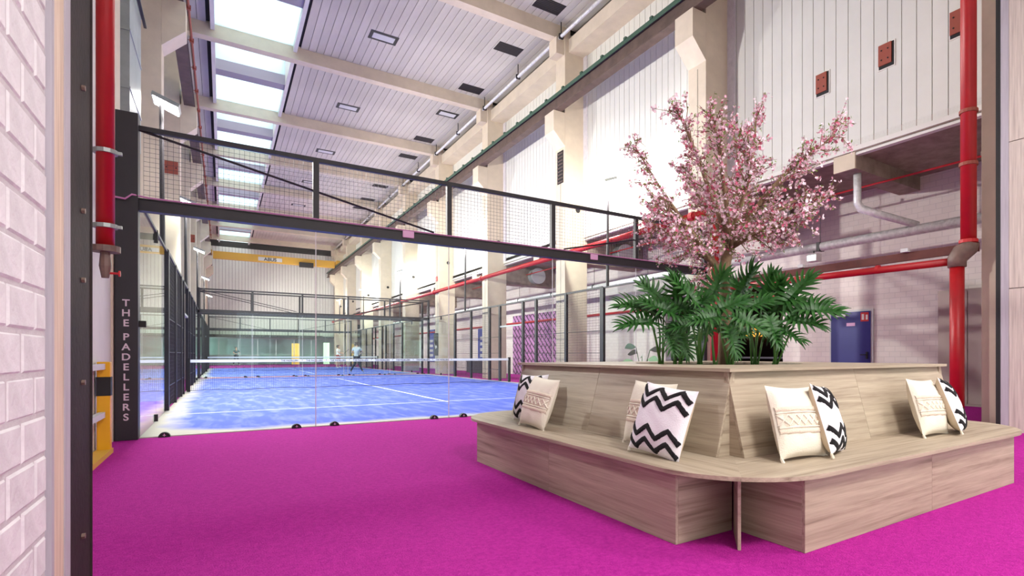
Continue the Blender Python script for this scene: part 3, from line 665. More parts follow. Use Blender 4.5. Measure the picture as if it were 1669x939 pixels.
def cage(y0, which):
    t = thing('padel_court_cage', 'black steel and glass padel court cage %s' % ('nearest, with lettered corner post' if which == 0 else 'second, beyond the first court'), 'court cage', (X0 + 5, y0 + 10, 0))
    for end in (0, 1):
        yy = y0 + 20 * end; d = 1 if end == 0 else -1
        MB().box(X0 - .02, X0 + 10.02, yy - .05, yy + .05, 2.87, 3.0).box(X0 - .02, X0 + 10.02, yy - .07, yy + .07, 3.0, 3.012).box(X0 - .02, X0 + 10.02, yy - .07, yy + .07, 2.86, 2.872).build('cross_beam', 'steel', t)
        MB().box(X0 - .02, X0 + 10.02, yy - .03, yy + .03, 3.87, 3.93).build('top_rail', 'steel', t)
        for i in range(6):
            x = X0 + 2 * i
            if i in (0, 5) and not (end == 0 and i == 0 and which == 0):
                MB().box(x - .05, x + .05, yy - .05, yy + .05, 0, 3.95).build('corner_post', 'steel', t)
            elif 0 < i < 5: MB().box(x - .04, x + .04, yy - .04, yy + .04, 3.012, 3.87).build('post', 'steel', t)
        for i in range(5):
            inst('mesh_panel', gm_top, t, (X0 + 2 * i + .04, yy + .02, 3.02))
            inst('glass_pane', pane_f, t, (X0 + 2 * i + 1, yy, .01))
            if i: MB().box(X0 + 2 * i - .006, X0 + 2 * i + .006, yy - .004, yy + .004, .01, 2.85).build('glass_joint', 'ltgrey', t)
            for u in (.25, 1.75):
                c = inst('glass_clamp', clampm, t, (X0 + 2 * i + u, yy - .0, 0.0))
                if which == 0 and end == 0: inst('clamp_emblem', embl, c, (X0 + 2 * i + u, yy, 0.0))
        for s in (0, 1):
            xa = X0 + 10 * s; e = 1 if s == 0 else -1
            MB().tube([(xa, yy, 3.88), (xa + 3.75 * e, yy, 3.06)], .016, 6).build('brace_rod', 'steel', t)
    for s in (0, 1):
        x = X0 + 10 * s
        MB().box(x - .025, x + .025, y0 + 4, y0 + 16, 2.97, 3.03).build('side_rail', 'steel', t)
        MB().box(x - .02, x + .02, y0, y0 + 4, 2.96, 3.0).box(x - .02, x + .02, y0 + 16, y0 + 20, 2.96, 3.0).build('side_rail', 'steel', t)
        for u in (4, 6, 8, 9, 11, 12, 14, 16):
            wdt = .09 if u in (4, 16) else .06
            MB().box(x - .04, x + .04, y0 + u - wdt, y0 + u + wdt, 0, 3.0).build('side_post', 'steel', t)
        for u in (2, 18): MB().box(x - .03, x + .03, y0 + u - .02, y0 + u + .02, 2.8, 3.0).box(x - .03, x + .03, y0 + u - .02, y0 + u + .02, 0, .12).build('glass_bracket', 'steel', t)
        for u in (4, 6, 12, 14): inst('mesh_panel', gm_side, t, (x, y0 + u + .04, .05))
        MB().box(x - .03, x + .03, y0 + 9, y0 + 11, 2.12, 2.18).build('door_header', 'zinc', t)
        for zz in (.45, 1.1, 1.75): MB().box(x - .015, x + .015, y0 + 4, y0 + 9, zz - .008, zz + .008).box(x - .015, x + .015, y0 + 11, y0 + 16, zz - .008, zz + .008).build('guard_wire', 'steel', t)
        for u in (1, 3, 17, 19): inst('glass_pane', pane_s, t, (x, y0 + u, .01))
    if which == 0:
        p = MB().box(X0 - .225, X0 + .0, y0 - .12, y0 + .1, 0, 4.05).build('corner_post', 'steel', t, bevel=.008)
        for body, zt in (('T\nH\nE', 1.652), ('P\nA\nD\nE\nL\nL\nE\nR\nS', 1.235)):
            text_mesh('lettering', body, .118, 'letters', p, (X0 - .115, y0 - .124, zt), .002, .003, 1.045)
        MB().tube([(X0 - .30, y0 - .15, 2.98), (X0 - .12, y0 - .16, 2.96), (X0 - .06, y0 - .13, 3.03), (X0 + .1, y0 - .06, 3.025), (X0 + 3, y0 - .06, 3.025), (X0 + 9.9, y0 - .06, 3.025)], .012, 6).build('cable', 'cable', t)
        for xx in (4.15 - X0 - 1.7, 6.9): MB().box(X0 + xx - .09, X0 + xx + .09, y0 - .075, y0 - .055, 2.91, 3.02).build('beam_plate', 'pinkplate', t, bevel=.01)
        MB().box(X0 - .02, X0 + .07, y0 - .05, y0 - .01, 1.40, 1.48).build('lock_box', 'black', t)
    return t
for i, yy in enumerate((Y0, Y0 + 21.1)): cage(yy, i)

# nets
net_me = None
def net(y, which):
    global net_me
    t = thing('padel_net', 'padel net with white lettered tape across the %s court' % ('nearest' if which == 0 else 'second'), 'net', (X0 + 5, y, 0))
    if net_me is None:
        a = MB(); n = 220
        for i in range(n + 1):
            x = .15 + 9.7 * i / n; a.box(x - .0022, x + .0022, -.002, .002, .05, .84)
        for i in range(17): a.box(.15, 9.85, -.002, .002, .05 + .047 * i - .0022, .05 + .047 * i + .0022)
        net_me = meshof(a, 'netting', 'net')
    inst('netting', net_me, t, (X0, y, 0))
    tp = MB().box(X0 + .12, X0 + 9.88, y - .008, y + .008, .83, .91).build('tape', 'line', t)
    MB().tube([(X0 + .12 + .61 * i, y, .045 + .02 * math.sin(i * 2.1)) for i in range(17)], .008, 5).build('bottom_cord', 'net', t)
    for x in (.08, 9.92): MB().box(X0 + x - .04, X0 + x + .04, y - .04, y + .04, 0, .95).build('post', 'black', t)
    if which == 0:
        text_mesh('lettering', ('THE PADELLERS     *     ' * 8).strip(), .066, 'black', tp, (X0 + 5, y - .0105, .847), .0015, .001)
net(Y0 + 10, 0); net(Y0 + 31.1, 1)

# floodlights
def flood(x, y, z, label):
    s = 1 if x < 4 else -1
    t = thing('court_floodlight', label, 'floodlight', (x, y, 3.0), 'court floodlights')
    MB().tube([(x, y, 3.0), (x - .02 * s, y, z - .1)], [.045, .035], 8).build('pole', 'steel', t)
    MB().hexa([(x - .16 * s, y - .25, z), (x + .25 * s, y - .25, z - .16), (x + .25 * s, y + .25, z - .16), (x - .16 * s, y + .25, z)],
              [(x - .14 * s, y - .25, z + .07), (x + .28 * s, y - .25, z - .09), (x + .28 * s, y + .25, z - .09), (x - .14 * s, y + .25, z + .07)]).build('head', 'zinc', t)
    MB().hexa([(x - .14 * s, y - .22, z - .012), (x + .24 * s, y - .22, z - .172), (x + .24 * s, y + .22, z - .172), (x - .14 * s, y + .22, z - .012)],
              [(x - .14 * s, y - .22, z - .002), (x + .24 * s, y - .22, z - .162), (x + .24 * s, y + .22, z - .162), (x - .14 * s, y + .22, z - .002)]).build('lens', 'lens', t)
    ld = bpy.data.lights.new('flood', 'SPOT' if s > 0 else 'POINT'); ld.energy = LAMP_W * (3.2 if s > 0 else .8); ld.shadow_soft_size = .18; ld.color = (1.0, .97, .92)
    lo = bpy.data.objects.new('flood_light', ld); col.objects.link(lo); lo.parent = t; lo.location = Vector((x + .1 * s, y, z - .35)) - wloc(t)
    if s > 0: ld.spot_size = math.radians(168); ld.spot_blend = .45; lo.rotation_euler = (0, math.radians(-62), 0)      # aimed across the court and down
XL, XRr = X0 - .1, X0 + 10.1
for i, (x, y, z) in enumerate(((XL, 13.4, 6.0), (XL, 21.6, 6.0), (XL, 31.3, 6.0), (XL, 42.5, 6.0), (XRr, 12.7, 6.1), (XRr, 23.8, 6.3), (XRr, 34.8, 6.3), (XRr, 45.5, 6.3), (XL, 55.0, 6.0), (XRr, 56.0, 6.3))):  # last two floodlights are added to brighten the far wall
    flood(x, y, z, 'court floodlight on a thin pole, %s on the %s side' % (ordn[i % 4] if i < 8 else 'added to brighten the far wall, last', 'left' if i < 4 or i == 8 else 'right'))

# ================================================================== FRONT ROOM CEILING LAMPS
for i, (x, y) in enumerate(((7.0, -1.2), (2.4, -2.2))):
    t = thing('ceiling_panel_lamp', 'square ceiling lamp above the camera room, %s' % ('right' if i == 0 else 'left'), 'lamp', (x, y, 6.1), 'front room lamps')
    MB().box(x - .75, x + .75, y - .75, y + .75, 6.15, 6.29).build('housing', 'white', t)
    MB().box(x - .7, x + .7, y - .7, y + .7, 6.135, 6.15).build('diffuser', 'roomlens', t)
    ld = bpy.data.lights.new('room_lamp', 'AREA'); ld.energy = ROOM_W * (.7 if i == 0 else 1.15); ld.shape = 'SQUARE'; ld.size = 1.4; ld.color = (1, .965, .93)
    lo = bpy.data.objects.new('room_light', ld); col.objects.link(lo); lo.parent = t; lo.location = Vector((x, y, 6.12)) - wloc(t)

# ================================================================== PLANTER BENCH
CB = Vector((3.99, 3.65, 0)); CK = Vector((4.07, 3.76, 0))
bench = thing('planter_bench', 'square grey oak planter bench with seat all round on magenta carpet', 'bench', CB)
ZS = 0.425
def wboard(name, corners8, parent, origin, rotz):
    """a wooden board given by world-space corner lists (a = outer quad, b = inner quad); its local X runs along rotz"""
    a = MB().hexa(*corners8); c, s = math.cos(-rotz), math.sin(-rotz); o = Vector(origin)
    me = bpy.data.meshes.new(name)
    vs = []
    for v in a.v:
        p = Vector(v) - o; vs.append((p.x * c - p.y * s, p.x * s + p.y * c, p.z))
    me.from_pydata(vs, [], a.f); me.materials.append(M['wood'])
    ob = bpy.data.objects.new(name, me); col.objects.link(ob); ob.parent = parent; ob.location = o - wloc(parent); ob.rotation_euler = (0, 0, rotz)
    bv = ob.modifiers.new('bevel', 'BEVEL'); bv.width = .0015; bv.segments = 1; bv.limit_method = 'ANGLE'
    return ob
def side_pt(c, q, along, out, z):     # side q: 0 = -Y, 1 = +X, 2 = +Y, 3 = -X
    d = [(0, -1), (1, 0), (0, 1), (-1, 0)][q]; tx = (-d[1], d[0])
    return Vector((c.x + d[0] * out + tx[0] * along, c.y + d[1] * out + tx[1] * along, z))
HB, LB, HK, LK = 1.90, 1.42, 1.55, 1.43
for q in range(4):
    rz = q * PI / 2
    for (a0, a1) in ((-LB, -.001), (.001, LB)):       # base boards
        P = lambda al, ou, z: side_pt(CB, q, al, ou, z)
        wboard('base_board', ([P(a0, HB, 0), P(a1, HB, 0), P(a1, HB, .40), P(a0, HB, .40)], [P(a0, HB - .02, 0), P(a1, HB - .02, 0), P(a1, HB - .02, .40), P(a0, HB - .02, .40)]), bench, P((a0 + a1) / 2, HB, 0), rz)
    for s in (-1, 1):                                   # notch boards
        P = lambda al, ou, z: side_pt(CB, q, al, ou, z)
        a, b = s * LB, s * (LB - .02)
        wboard('notch_board', ([P(a, LB + .02, 0), P(a, HB - .0205, 0), P(a, HB - .0205, .40), P(a, LB + .02, .40)], [P(b, LB + .02, 0), P(b, HB - .0205, 0), P(b, HB - .0205, .40), P(b, LB + .02, .40)]), bench, P(a, (LB + HB) / 2, 0), rz + PI / 2)
    # corner fin, on the diagonal
    d = Vector((1, -1, 0)).normalized(); d.rotate(Matrix.Rotation(rz, 3, 'Z')); n = Vector((-d.y, d.x, 0)) * .009
    p0 = CB + d * (LB * 1.4142 + .04); p1 = CB + d * (LB * 1.4142 + .36)
    wboard('corner_fin', ([p0 - n, p1 - n, p1 - n + Vector((0, 0, .40)), p0 - n + Vector((0, 0, .40))], [p0 + n, p1 + n, p1 + n + Vector((0, 0, .40)), p0 + n + Vector((0, 0, .40))]), bench, (p0 + p1) / 2, math.atan2(d.y, d.x))
    # seat board, mitred, outer corners rounded
    SO, SR, SI = 1.955, .64, 1.15
    poly = [(-SI, SI), (SI, SI)]
    arc = [(SO - SR + SR * math.sin(math.radians(t)), SO - SR + SR * math.cos(math.radians(t))) for t in range(45, -1, -5)]
    poly += arc + [(-x, y) for x, y in reversed(arc)]
    me = MB()
    pts = [side_pt(CB, q, al, ou, 0) for al, ou in poly]
    o = side_pt(CB, q, 0, 1.7, 0); c_, s_ = math.cos(-rz), math.sin(-rz)
    loc2 = [((p.x - o.x) * c_ - (p.y - o.y) * s_, (p.x - o.x) * s_ + (p.y - o.y) * c_) for p in pts]
    me.prism(loc2, 'z', .402, ZS)
    ob = bpy.data.objects.new('seat_board', meshof(me, 'seat_board', 'wood')); col.objects.link(ob); ob.parent = bench; ob.location = o - wloc(bench); ob.rotation_euler = (0, 0, rz)
    # leaning back boards
    P = lambda al, ou, z: side_pt(CK, q, al, ou, z)
    ob_, ot = HK, HK - .14
    for (a0, a1) in ((-LK, -.001), (.001, LK)):
        wboard('back_board', ([P(a0, ob_, ZS), P(a1, ob_, ZS), P(a1, ot, .95), P(a0, ot, .95)], [P(a0, ob_ - .02, ZS), P(a1, ob_ - .02, ZS), P(a1, ot - .02, .95), P(a0, ot - .02, .95)]), bench, P((a0 + a1) / 2, HK, ZS), rz)
    for s in (-1, 1):                                   # recessed corner strips
        a, b = s * (LK - .001), s * (LK - .02)
        wboard('corner_strip', ([P(a, HK - .15, ZS), P(a, ob_ - .021, ZS), P(a, ot - .021, .95), P(a, ot - .03, .95)], [P(b, HK - .15, ZS), P(b, ob_ - .021, ZS), P(b, ot - .021, .95), P(b, ot - .03, .95)]), bench, P(a, HK - .1, ZS), rz + PI / 2)
# table top ring with a round hole, in four boards
RH, HT = .80, 1.46
for q in range(4):
    rz = q * PI / 2; inner = [(RH * math.sin(math.radians(t)), RH * math.cos(math.radians(t))) for t in range(-45, 46, 5)]
    poly = inner + [(HT, HT), (-HT, HT)]
    n = len(inner); me = MB(); o = side_pt(CK, q, 0, 1.1, .95)
    lv = [(x, -(y - 1.1)) for x, y in poly]
    vs = [(x, y, 0) for x, y in lv] + [(x, y, .022) for x, y in lv]
    N2 = len(lv); outer = []
    fs = [(i, (i + 1) % N2, N2 + (i + 1) % N2, N2 + i) for i in range(N2)]
    # strips from the hole to the outer edge (fan between arc and edge)
    edge = [(-HT + 2 * HT * i / (n - 1), HT) for i in range(n)]
    for zz, flip in ((0.0, False), (.022, True)):
        base = len(vs); vs += [(x, -(y - 1.1), zz) for x, y in inner] + [(x, -(y - 1.1), zz) for x, y in edge]
        for i in range(n - 1):
            f = (base + i, base + i + 1, base + n + i + 1, base + n + i); fs.append(f if flip else f[::-1])
    me.add(vs, fs)
    ob = bpy.data.objects.new('top_board', meshof(me, 'top_board', 'wood')); col.objects.link(ob); ob.parent = bench; ob.location = o - wloc(bench); ob.rotation_euler = (0, 0, rz)
MB().tube([(CK.x, CK.y, .45), (CK.x, CK.y, .948)], RH + .02, 40, cap=False).build('planter_liner', 'black', bench)
MB().disc((CK.x, CK.y, .86), 'z', RH + .015, .04, 40).build('soil', 'soil', bench)

# ================================================================== CUSHIONS
def pillow_z(u, v, T):
    g = max(0.0, (1 - abs(u) ** 2.6)) ** .55 * max(0.0, (1 - abs(v) ** 2.6)) ** .55
    return T * g
def pillow_xy(u, v, W):
    k = 1 - .075 * (1 - u * u) * 0 - .06 * (1 - abs(u) ** 2) * (abs(v) ** 4); kk = 1 - .06 * (1 - abs(v) ** 2) * (abs(u) ** 4)
    return u * W * kk, v * W * k
def pillow_mesh(W, T, m_front, m_back):
    a = MB(); n = 22
    for side in (1, -1):
        o = len(a.v)
        for j in range(n + 1):
            for i in range(n + 1):
                u, v = -1 + 2 * i / n, -1 + 2 * j / n; x, y = pillow_xy(u, v, W)
                wr = .004 * math.sin(9 * u + 3 * v) * math.cos(7 * v - 2 * u) * (1 - u * u) * (1 - v * v)
                a.v.append((x, y, side * pillow_z(u, v, T) + wr))
        for j in range(n):
            for i in range(n):
                q = (o + j * (n + 1) + i, o + j * (n + 1) + i + 1, o + (j + 1) * (n + 1) + i + 1, o + (j + 1) * (n + 1) + i)
                a.f.append(q if side == 1 else q[::-1])
    me = a.mesh('cover'); me.materials.append(M[m_front]); me.materials.append(M[m_back])
    me.polygons.foreach_set('use_smooth', [True] * len(me.polygons))
    for i, p in enumerate(me.polygons): p.material_index = 0 if i < n * n else 1
    return me
CW, CT = .225, .075
def strip_mesh(paths, width, lift, mname, closed=False, jag=0):
    a = MB()
    for path in paths:
        pts = []
        for (u0, v0), (u1, v1) in zip(path[:-1], path[1:]):
            for k in range(9): pts.append((u0 + (u1 - u0) * k / 9, v0 + (v1 - v0) * k / 9))
        pts.append(path[-1]); o = len(a.v)
        for i, (u, v) in enumerate(pts):
            q = pts[min(i + 1, len(pts) - 1)]; p = pts[max(i - 1, 0)]; d = Vector((q[0] - p[0], q[1] - p[1]))
            d = d.normalized() if d.length > 1e-9 else Vector((1, 0)); nx, ny = -d.y, d.x
            for s, l in ((-1, 0), (-.7, 1), (0, 1.15), (.7, 1), (1, 0)):
                wv = width * (1 + (jag * R.uniform(-1, 1) if abs(s) == 1 else 0))
                uu = max(-.985, min(.985, u + nx * s * wv)); vv = max(-.985, min(.985, v + ny * s * wv)); x, y = pillow_xy(uu, vv, CW)
                a.v.append((x, y, pillow_z(uu, vv, CT) + l * lift - (.003 if l == 0 else 0)))
        for i in range(len(pts) - 1):
            for k in range(4): a.f.append((o + i * 5 + k, o + (i + 1) * 5 + k, o + (i + 1) * 5 + k + 1, o + i * 5 + k + 1))
    return meshof(a, 'strip', mname, smooth=True)
def zig(v, amp, n=4, ph=1):
    return [(-.97 + 1.94 * i / (2 * n - 2 + 1), v + (amp if (i + ph) % 2 else -amp)) for i in range(2 * n)]
pil_w = pillow_mesh(CW, CT, 'cottonw', 'sidec'); pil_c = pillow_mesh(CW, CT, 'cottonc', 'cottonc')
zz = [strip_mesh([zig(v, .15, 3, 1)], .078, .006, 'tuft', jag=.12) for v in (.74, .42, -.40, -.76)]
band = strip_mesh([[(-.97, 0), (.97, 0)]], .21, .003, 'fringe')
fr1 = strip_mesh([[(-.97, .30), (.97, .30)]], .075, .007, 'fringe', jag=.35); fr2 = strip_mesh([[(-.97, -.30), (.97, -.30)]], .075, .007, 'fringe', jag=.35)
dia = strip_mesh([zig(0, .14, 4, 0), zig(0, .14, 4, 1), [(-.97, .2), (.97, .2)], [(-.97, -.2), (.97, -.2)]], .018, .009, 'cottonc')
tassel = meshof(MB().tube([(0, 0, 0), (.01, -.03, 0)], [.008, .012], 6), 'tassel', 'cottonc')
def cushion(kind, loc, face, lean, yaw, roll, label):
    """face: direction the front looks (radians about z, 0 = -Y); lean: tilt back; roll: in-plane turn"""
    t = thing('cushion', label, 'cushion', loc, 'chevron cushions' if kind == 'z' else 'cream fringed cushions')
    # local: x width, y up, z front
    m = Matrix.Rotation(face + yaw, 4, 'Z') @ Matrix.Rotation(PI / 2 - lean, 4, 'X') @ Matrix.Rotation(roll, 4, 'Z')
    t.rotation_euler = m.to_euler()
    def part(nm, me):
        o = bpy.data.objects.new(nm, me); col.objects.link(o); o.parent = t; o.location = (0, CW * .97, 0); return o
    part('cover', pil_w if kind == 'z' else pil_c)
    if kind == 'z':
        for q in zz: part('chevron_stripe', q)
    else:
        part('woven_band', band); part('fringe', fr1); part('fringe', fr2); part('diamond_cord', dia)
    for s in (-1, 1):
        o = part('tassel', tassel); o.location = (s * CW * .97, .004, 0)
    return t
# left bench face looks to -X (face = -pi/2 turns -Y front to -X)
LF = -PI / 2
zc_ = ZS + .012
cushion('z', (2.40, 4.62, zc_), LF, .26, .10, .03, 'black and white chevron cushion tucked behind a cream one near the court end')
cushion('c', (2.215, 4.17, zc_), LF, .33, .02, -.06, 'cream fringed cushion in front at the court end of the left bench side')
cushion('c', (2.41, 2.90, zc_), LF, .25, .0, -.02, 'cream fringed cushion half hidden behind the chevron one near the bench corner')
cushion('z', (2.22, 2.58, zc_), LF, .30, .08, -.10, 'black and white chevron cushion in front near the bench corner, left side')
cushion('c', (2.93, 2.00, zc_), 0, .30, .0, -.05, 'cream fringed cushion on the right bench side near the corner')
cushion('z', (3.25, 1.98, zc_), 0, .30, .42, -.10, 'chevron cushion leaning on the cream one near the corner, right side')
cushion('c', (4.62, 2.00, zc_), 0, .30, .05, -.05, 'cream fringed cushion toward the far right end of the bench')
cushion('z', (4.95, 1.95, zc_), 0, .36, .40, -.14, 'chevron cushion at the far right end of the bench')

# ================================================================== BLOSSOM TREE
TB = Vector((4.15, 3.72, .88))
tree = thing('blossom_tree', 'pink blossom tree growing from the planter bench', 'tree', TB)
FW = 5.39
def tp(px, py, df=0.0):
    return cam_pt(px + (px - CX) * 0, py, FW + df)
trunk = [TB, tp(1181, 545), tp(1184, 490), tp(1178, 450), tp(1183, 425), tp(1191, 405)]
MB().tube(trunk, [.075, .062, .056, .056, .055, .045], 12).build('trunk', 'bark', tree, smooth=True)
limbs = [
    [(1178, 448, 0), (1160, 425, -.02), (1135, 395, -.05), (1105, 350, -.1), (1070, 300, -.15), (1036, 240, -.2)],
    [(1190, 408, 0), (1178, 370, .02), (1160, 330, .05), (1140, 270, .05), (1118, 215, .1), (1100, 175, .12)],
    [(1190, 408, 0), (1182, 350, -.1), (1180, 300, -.2), (1172, 245, -.25), (1160, 195, -.3)],
    [(1191, 405, 0), (1203, 360, .1), (1218, 300, .2), (1228, 240, .25), (1232, 182, .3)],
    [(1191, 405, 0), (1212, 372, -.05), (1245, 325, -.15), (1285, 280, -.25), (1322, 250, -.3), (1362, 225, -.3)],
    [(1191, 405, 0), (1215, 380, .1), (1250, 350, .2), (1295, 330, .3), (1340, 322, .35)],
    [(1178, 448, 0), (1150, 418, .15), (1115, 395, .3), (1085, 380, .4), (1062, 372, .5)],
    [(1190, 408, 0), (1196, 370, -.25), (1210, 320, -.5), (1215, 270, -.6), (1210, 225, -.7)],
    [(1190, 408, 0), (1170, 370, .3), (1150, 330, .5), (1130, 300, .7), (1112, 270, .8)],
    [(1191, 405, 0), (1222, 385, -.2), (1255, 372, -.4), (1285, 358, -.5), (1312, 345, -.55)],
    [(1178, 448, 0), (1150, 410, -.2), (1120, 370, -.4), (1090, 350, -.55), (1065, 325, -.6)],
    [(1190, 408, 0), (1188, 360, .3), (1200, 310, .5), (1205, 260, .6), (1195, 215, .6)],
]
flowers = {'blossom_a': MB(), 'blossom_b': MB(), 'blossom_c': MB()}; leaves = MB(); twigs = MB()
def rv(s=1.0): return Vector((R.gauss(0, s), R.gauss(0, s), R.gauss(0, s)))
def flower(p):
    key = R.choices(['blossom_a', 'blossom_b', 'blossom_c'], [.54, .30, .16])[0]; a = flowers[key]
    n = (rv() + Vector((-.2, -.3, .1))).normalized(); u = n.cross(Vector((0, 0, 1)) if abs(n.z) < .9 else Vector((1, 0, 0))).normalized(); v = n.cross(u)
    r = R.uniform(.012, .021)
    for k in range(5):
        t = 2 * PI * k / 5; d = u * math.cos(t) + v * math.sin(t); e = u * -math.sin(t) + v * math.cos(t)
        a.add([p, p + d * r * .6 + e * r * .38 + n * r * .25, p + d * r + n * r * .45, p + d * r * .6 - e * r * .38 + n * r * .25], [(0, 1, 2, 3)])
def leafy(p):
    d = (rv() + Vector((0, 0, .5))).normalized(); e = d.cross(rv()).normalized(); l = R.uniform(.025, .045)
    leaves.add([p, p + d * l * .5 + e * l * .17, p + d * l, p + d * l * .5 - e * l * .17], [(0, 1, 2, 3)])
def dress(p0, p1, dens):
    n = max(1, int((p1 - p0).length * dens))
    for i in range(n):
        p = p0.lerp(p1, R.random())
        for _ in range(R.randint(1, 3)): flower(p + rv(.018))
        for _ in range(R.randint(0, 2)): leafy(p + rv(.012))
cen = tp(1195, 330)
for li, L_ in enumerate(limbs):
    pts = [tp(*q) + (rv(.012) if 0 < i else Vector()) for i, q in enumerate(L_)]
    n = len(pts); r0 = .030 if li < 6 else .022
    rs = [r0 * (1 - .82 * i / (n - 1)) + .002 for i in range(n)]
    MB().tube(pts, rs, 8).build('limb', 'bark', tree, smooth=True)
    for i in range(1, n):
        a, b = pts[i - 1], pts[i]; fr_ = i / (n - 1)
        if fr_ > .45: dress(a, b, 22)
        for _ in range(8 if i > 1 else 3):
            s = a.lerp(b, R.random()); out = (s - cen).normalized() * .45 + (b - a).normalized() * .7 + rv(.45) + Vector((0, 0, .02))
            l = R.uniform(.22, .46) * (1.1 - .65 * fr_)
            e = s + out.normalized() * l; m_ = s.lerp(e, .5) + rv(.02)
            twigs.tube([s, m_, e], [.007, .005, .002], 5, cap=False)
            dress(s.lerp(e, .2), m_, 26); dress(m_, e, 30)
            for _2 in range(2):
                s2 = s.lerp(e, R.uniform(.3, .9)); e2 = s2 + (out.normalized() + rv(.6)).normalized() * R.uniform(.08, .2)
                twigs.tube([s2, e2], [.004, .0015], 4, cap=False); dress(s2, e2, 32)
twigs.build('twigs', 'bark', tree)['kind'] = 'stuff'
for k, a in flowers.items(): a.build('blossoms', k, tree)['kind'] = 'stuff'
leaves.build('young_leaves', 'leaf', tree)['kind'] = 'stuff'

# ================================================================== PHILODENDRONS
def philo_leaf(seed):
    rr = random.Random(seed); a = MB(); nl = 10
    def curve(t): return Vector((0, t, .10 * math.sin(t * 2.4) - .22 * t * t))
    for side in (-1, 1):
        for i in range(nl):
            q = i / (nl - 1); base = curve(.02 + .84 * q); ang = math.radians(142 - 122 * q + rr.uniform(-4, 4))
            ln = (.50 + .16 * math.sin(q * 2.6) - .24 * q) * rr.uniform(.9, 1.08); wd = .046 * rr.uniform(.9, 1.15)
            d = Vector((side * math.sin(ang), math.cos(ang), 0)); pe = Vector((d.y, -d.x, 0)); o = len(a.v); segs = 6
            prof = (1.25, 1.15, 1.0, .95, .85, .55, .06); wav = rr.uniform(-.05, .05)
            for k in range(segs + 1):
                u = k / segs; c = base + d * ln * u + Vector((0, 0, .30 * u - .26 * u * u + wav * u)) + Vector((0, 1, 0)) * (.10 * u * u)
                wv = wd * prof[k]
                a.v += [tuple(c + pe * wv + Vector((0, 0, .012))), tuple(c), tuple(c - pe * wv + Vector((0, 0, .012)))]
            for k in range(segs):
                for z in range(2): a.f.append((o + k * 3 + z, o + k * 3 + z + 1, o + (k + 1) * 3 + z + 1, o + (k + 1) * 3 + z))
    o = len(a.v)
    for k in range(11):
        t = k / 10 * 1.22 - .04; c = curve(max(0, t)); wv = (.19 - .11 * t) if t < .95 else max(.004, .075 * (1.2 - t) / .25)
        a.v += [tuple(c + Vector((wv, 0, .03))), tuple(c), tuple(c + Vector((-wv, 0, .03)))]
    for k in range(10):
        for z in range(2): a.f.append((o + k * 3 + z, o + k * 3 + z + 1, o + (k + 1) * 3 + z + 1, o + (k + 1) * 3 + z))
    return meshof(a, 'leaf', 'philo', smooth=True)
leaf_me = [philo_leaf(s) for s in (1, 2, 3)]
plants = [   # base pixel, depth, leaves: (px, py, depth offset, pointing angle in the picture (deg, 0 = right, 90 = up), size)
    (1078, -.50, [(1056, 520, -.1, 165, .30), (1062, 540, -.2, 185, .29), (1082, 512, .1, 125, .30), (1088, 550, -.2, 255, .22), (1072, 528, .1, 150, .28)], 'at the left end of the planter hole'),
    (1104, -.62, [(1108, 556, -.1, 265, .22), (1096, 525, -.1, 150, .28), (1118, 528, .1, 50, .26), (1106, 510, .2, 100, .28)], 'second from the left in the planter hole'),
    (1142, -.55, [(1132, 508, -.1, 130, .34), (1160, 522, -.2, 25, .30), (1156, 505, .2, 70, .32), (1140, 540, -.2, 200, .24), (1120, 520, .0, 165, .28), (1148, 530, .1, 300, .26)], 'left of the tree trunk'),
    (1166, .35, [(1160, 552, .0, 230, .24), (1176, 545, .1, 330, .26), (1150, 512, .2, 120, .30)], 'behind the tree trunk'),
    (1190, -.72, [(1186, 548, -.1, 260, .24), (1204, 500, .3, 75, .32), (1196, 530, -.1, 330, .28), (1172, 530, -.1, 200, .26), (1210, 520, .1, 30, .28)], 'right in front of the tree trunk'),
    (1230, -.30, [(1242, 510, .1, 80, .32), (1222, 552, -.1, 220, .22), (1218, 506, .2, 120, .30), (1258, 518, .2, 25, .30), (1238, 535, -.1, 280, .26)], 'right of the tree trunk'),
    (1258, -.50, [(1280, 508, .0, 55, .34), (1306, 520, -.1, -3, .32), (1284, 536, -.1, -10, .30), (1254, 534, -.1, 250, .26), (1268, 550, -.1, -40, .24), (1268, 515, .2, 95, .30), (1292, 524, .1, 25, .30)], 'at the right end of the planter hole'),
]
S_, C_ = math.sin(YAW), math.cos(YAW); RT = Vector((C_, -S_, 0)); FWD = Vector((S_, C_, 0))
for bx_, dep, lv, where in plants:
    fwd = FW + dep; b = cam_pt(bx_, 590, fwd); b.z = .88
    t = thing('philodendron', 'dark green lobed philodendron %s' % where, 'plant', b, 'philodendrons in the planter')
    for i, (px, py, do, ang, sz) in enumerate(lv):
        p = cam_pt(px, py - 13, fwd + do); a = math.radians(ang if not 200 <= ang <= 300 else (ang * .6 + (72 if ang < 250 else 128)))
        st = b + RT * R.uniform(-.03, .03) + FWD * R.uniform(-.03, .03)
        mid = st.lerp(p, .55) + Vector((0, 0, .05)) + RT * R.uniform(-.02, .02)
        MB().tube([st, mid, p], [.011, .009, .006], 6).build('stalk', 'stalk', t, smooth=True)
        d = (RT * math.cos(a) + Vector((0, 0, 1)) * math.sin(a) * .75 - FWD * R.uniform(-.1, .5)).normalized()
        nrm = (Vector((0, 0, 1)) * .75 - FWD * .75 + RT * R.uniform(-.3, .3)); nrm = (nrm - d * nrm.dot(d)).normalized()
        xx = d.cross(nrm); m = Matrix((xx, d, nrm)).transposed().to_4x4()
        o = inst('leaf', leaf_me[i % 3], t, p); o.rotation_euler = m.to_euler(); o.scale = (sz, sz, sz)

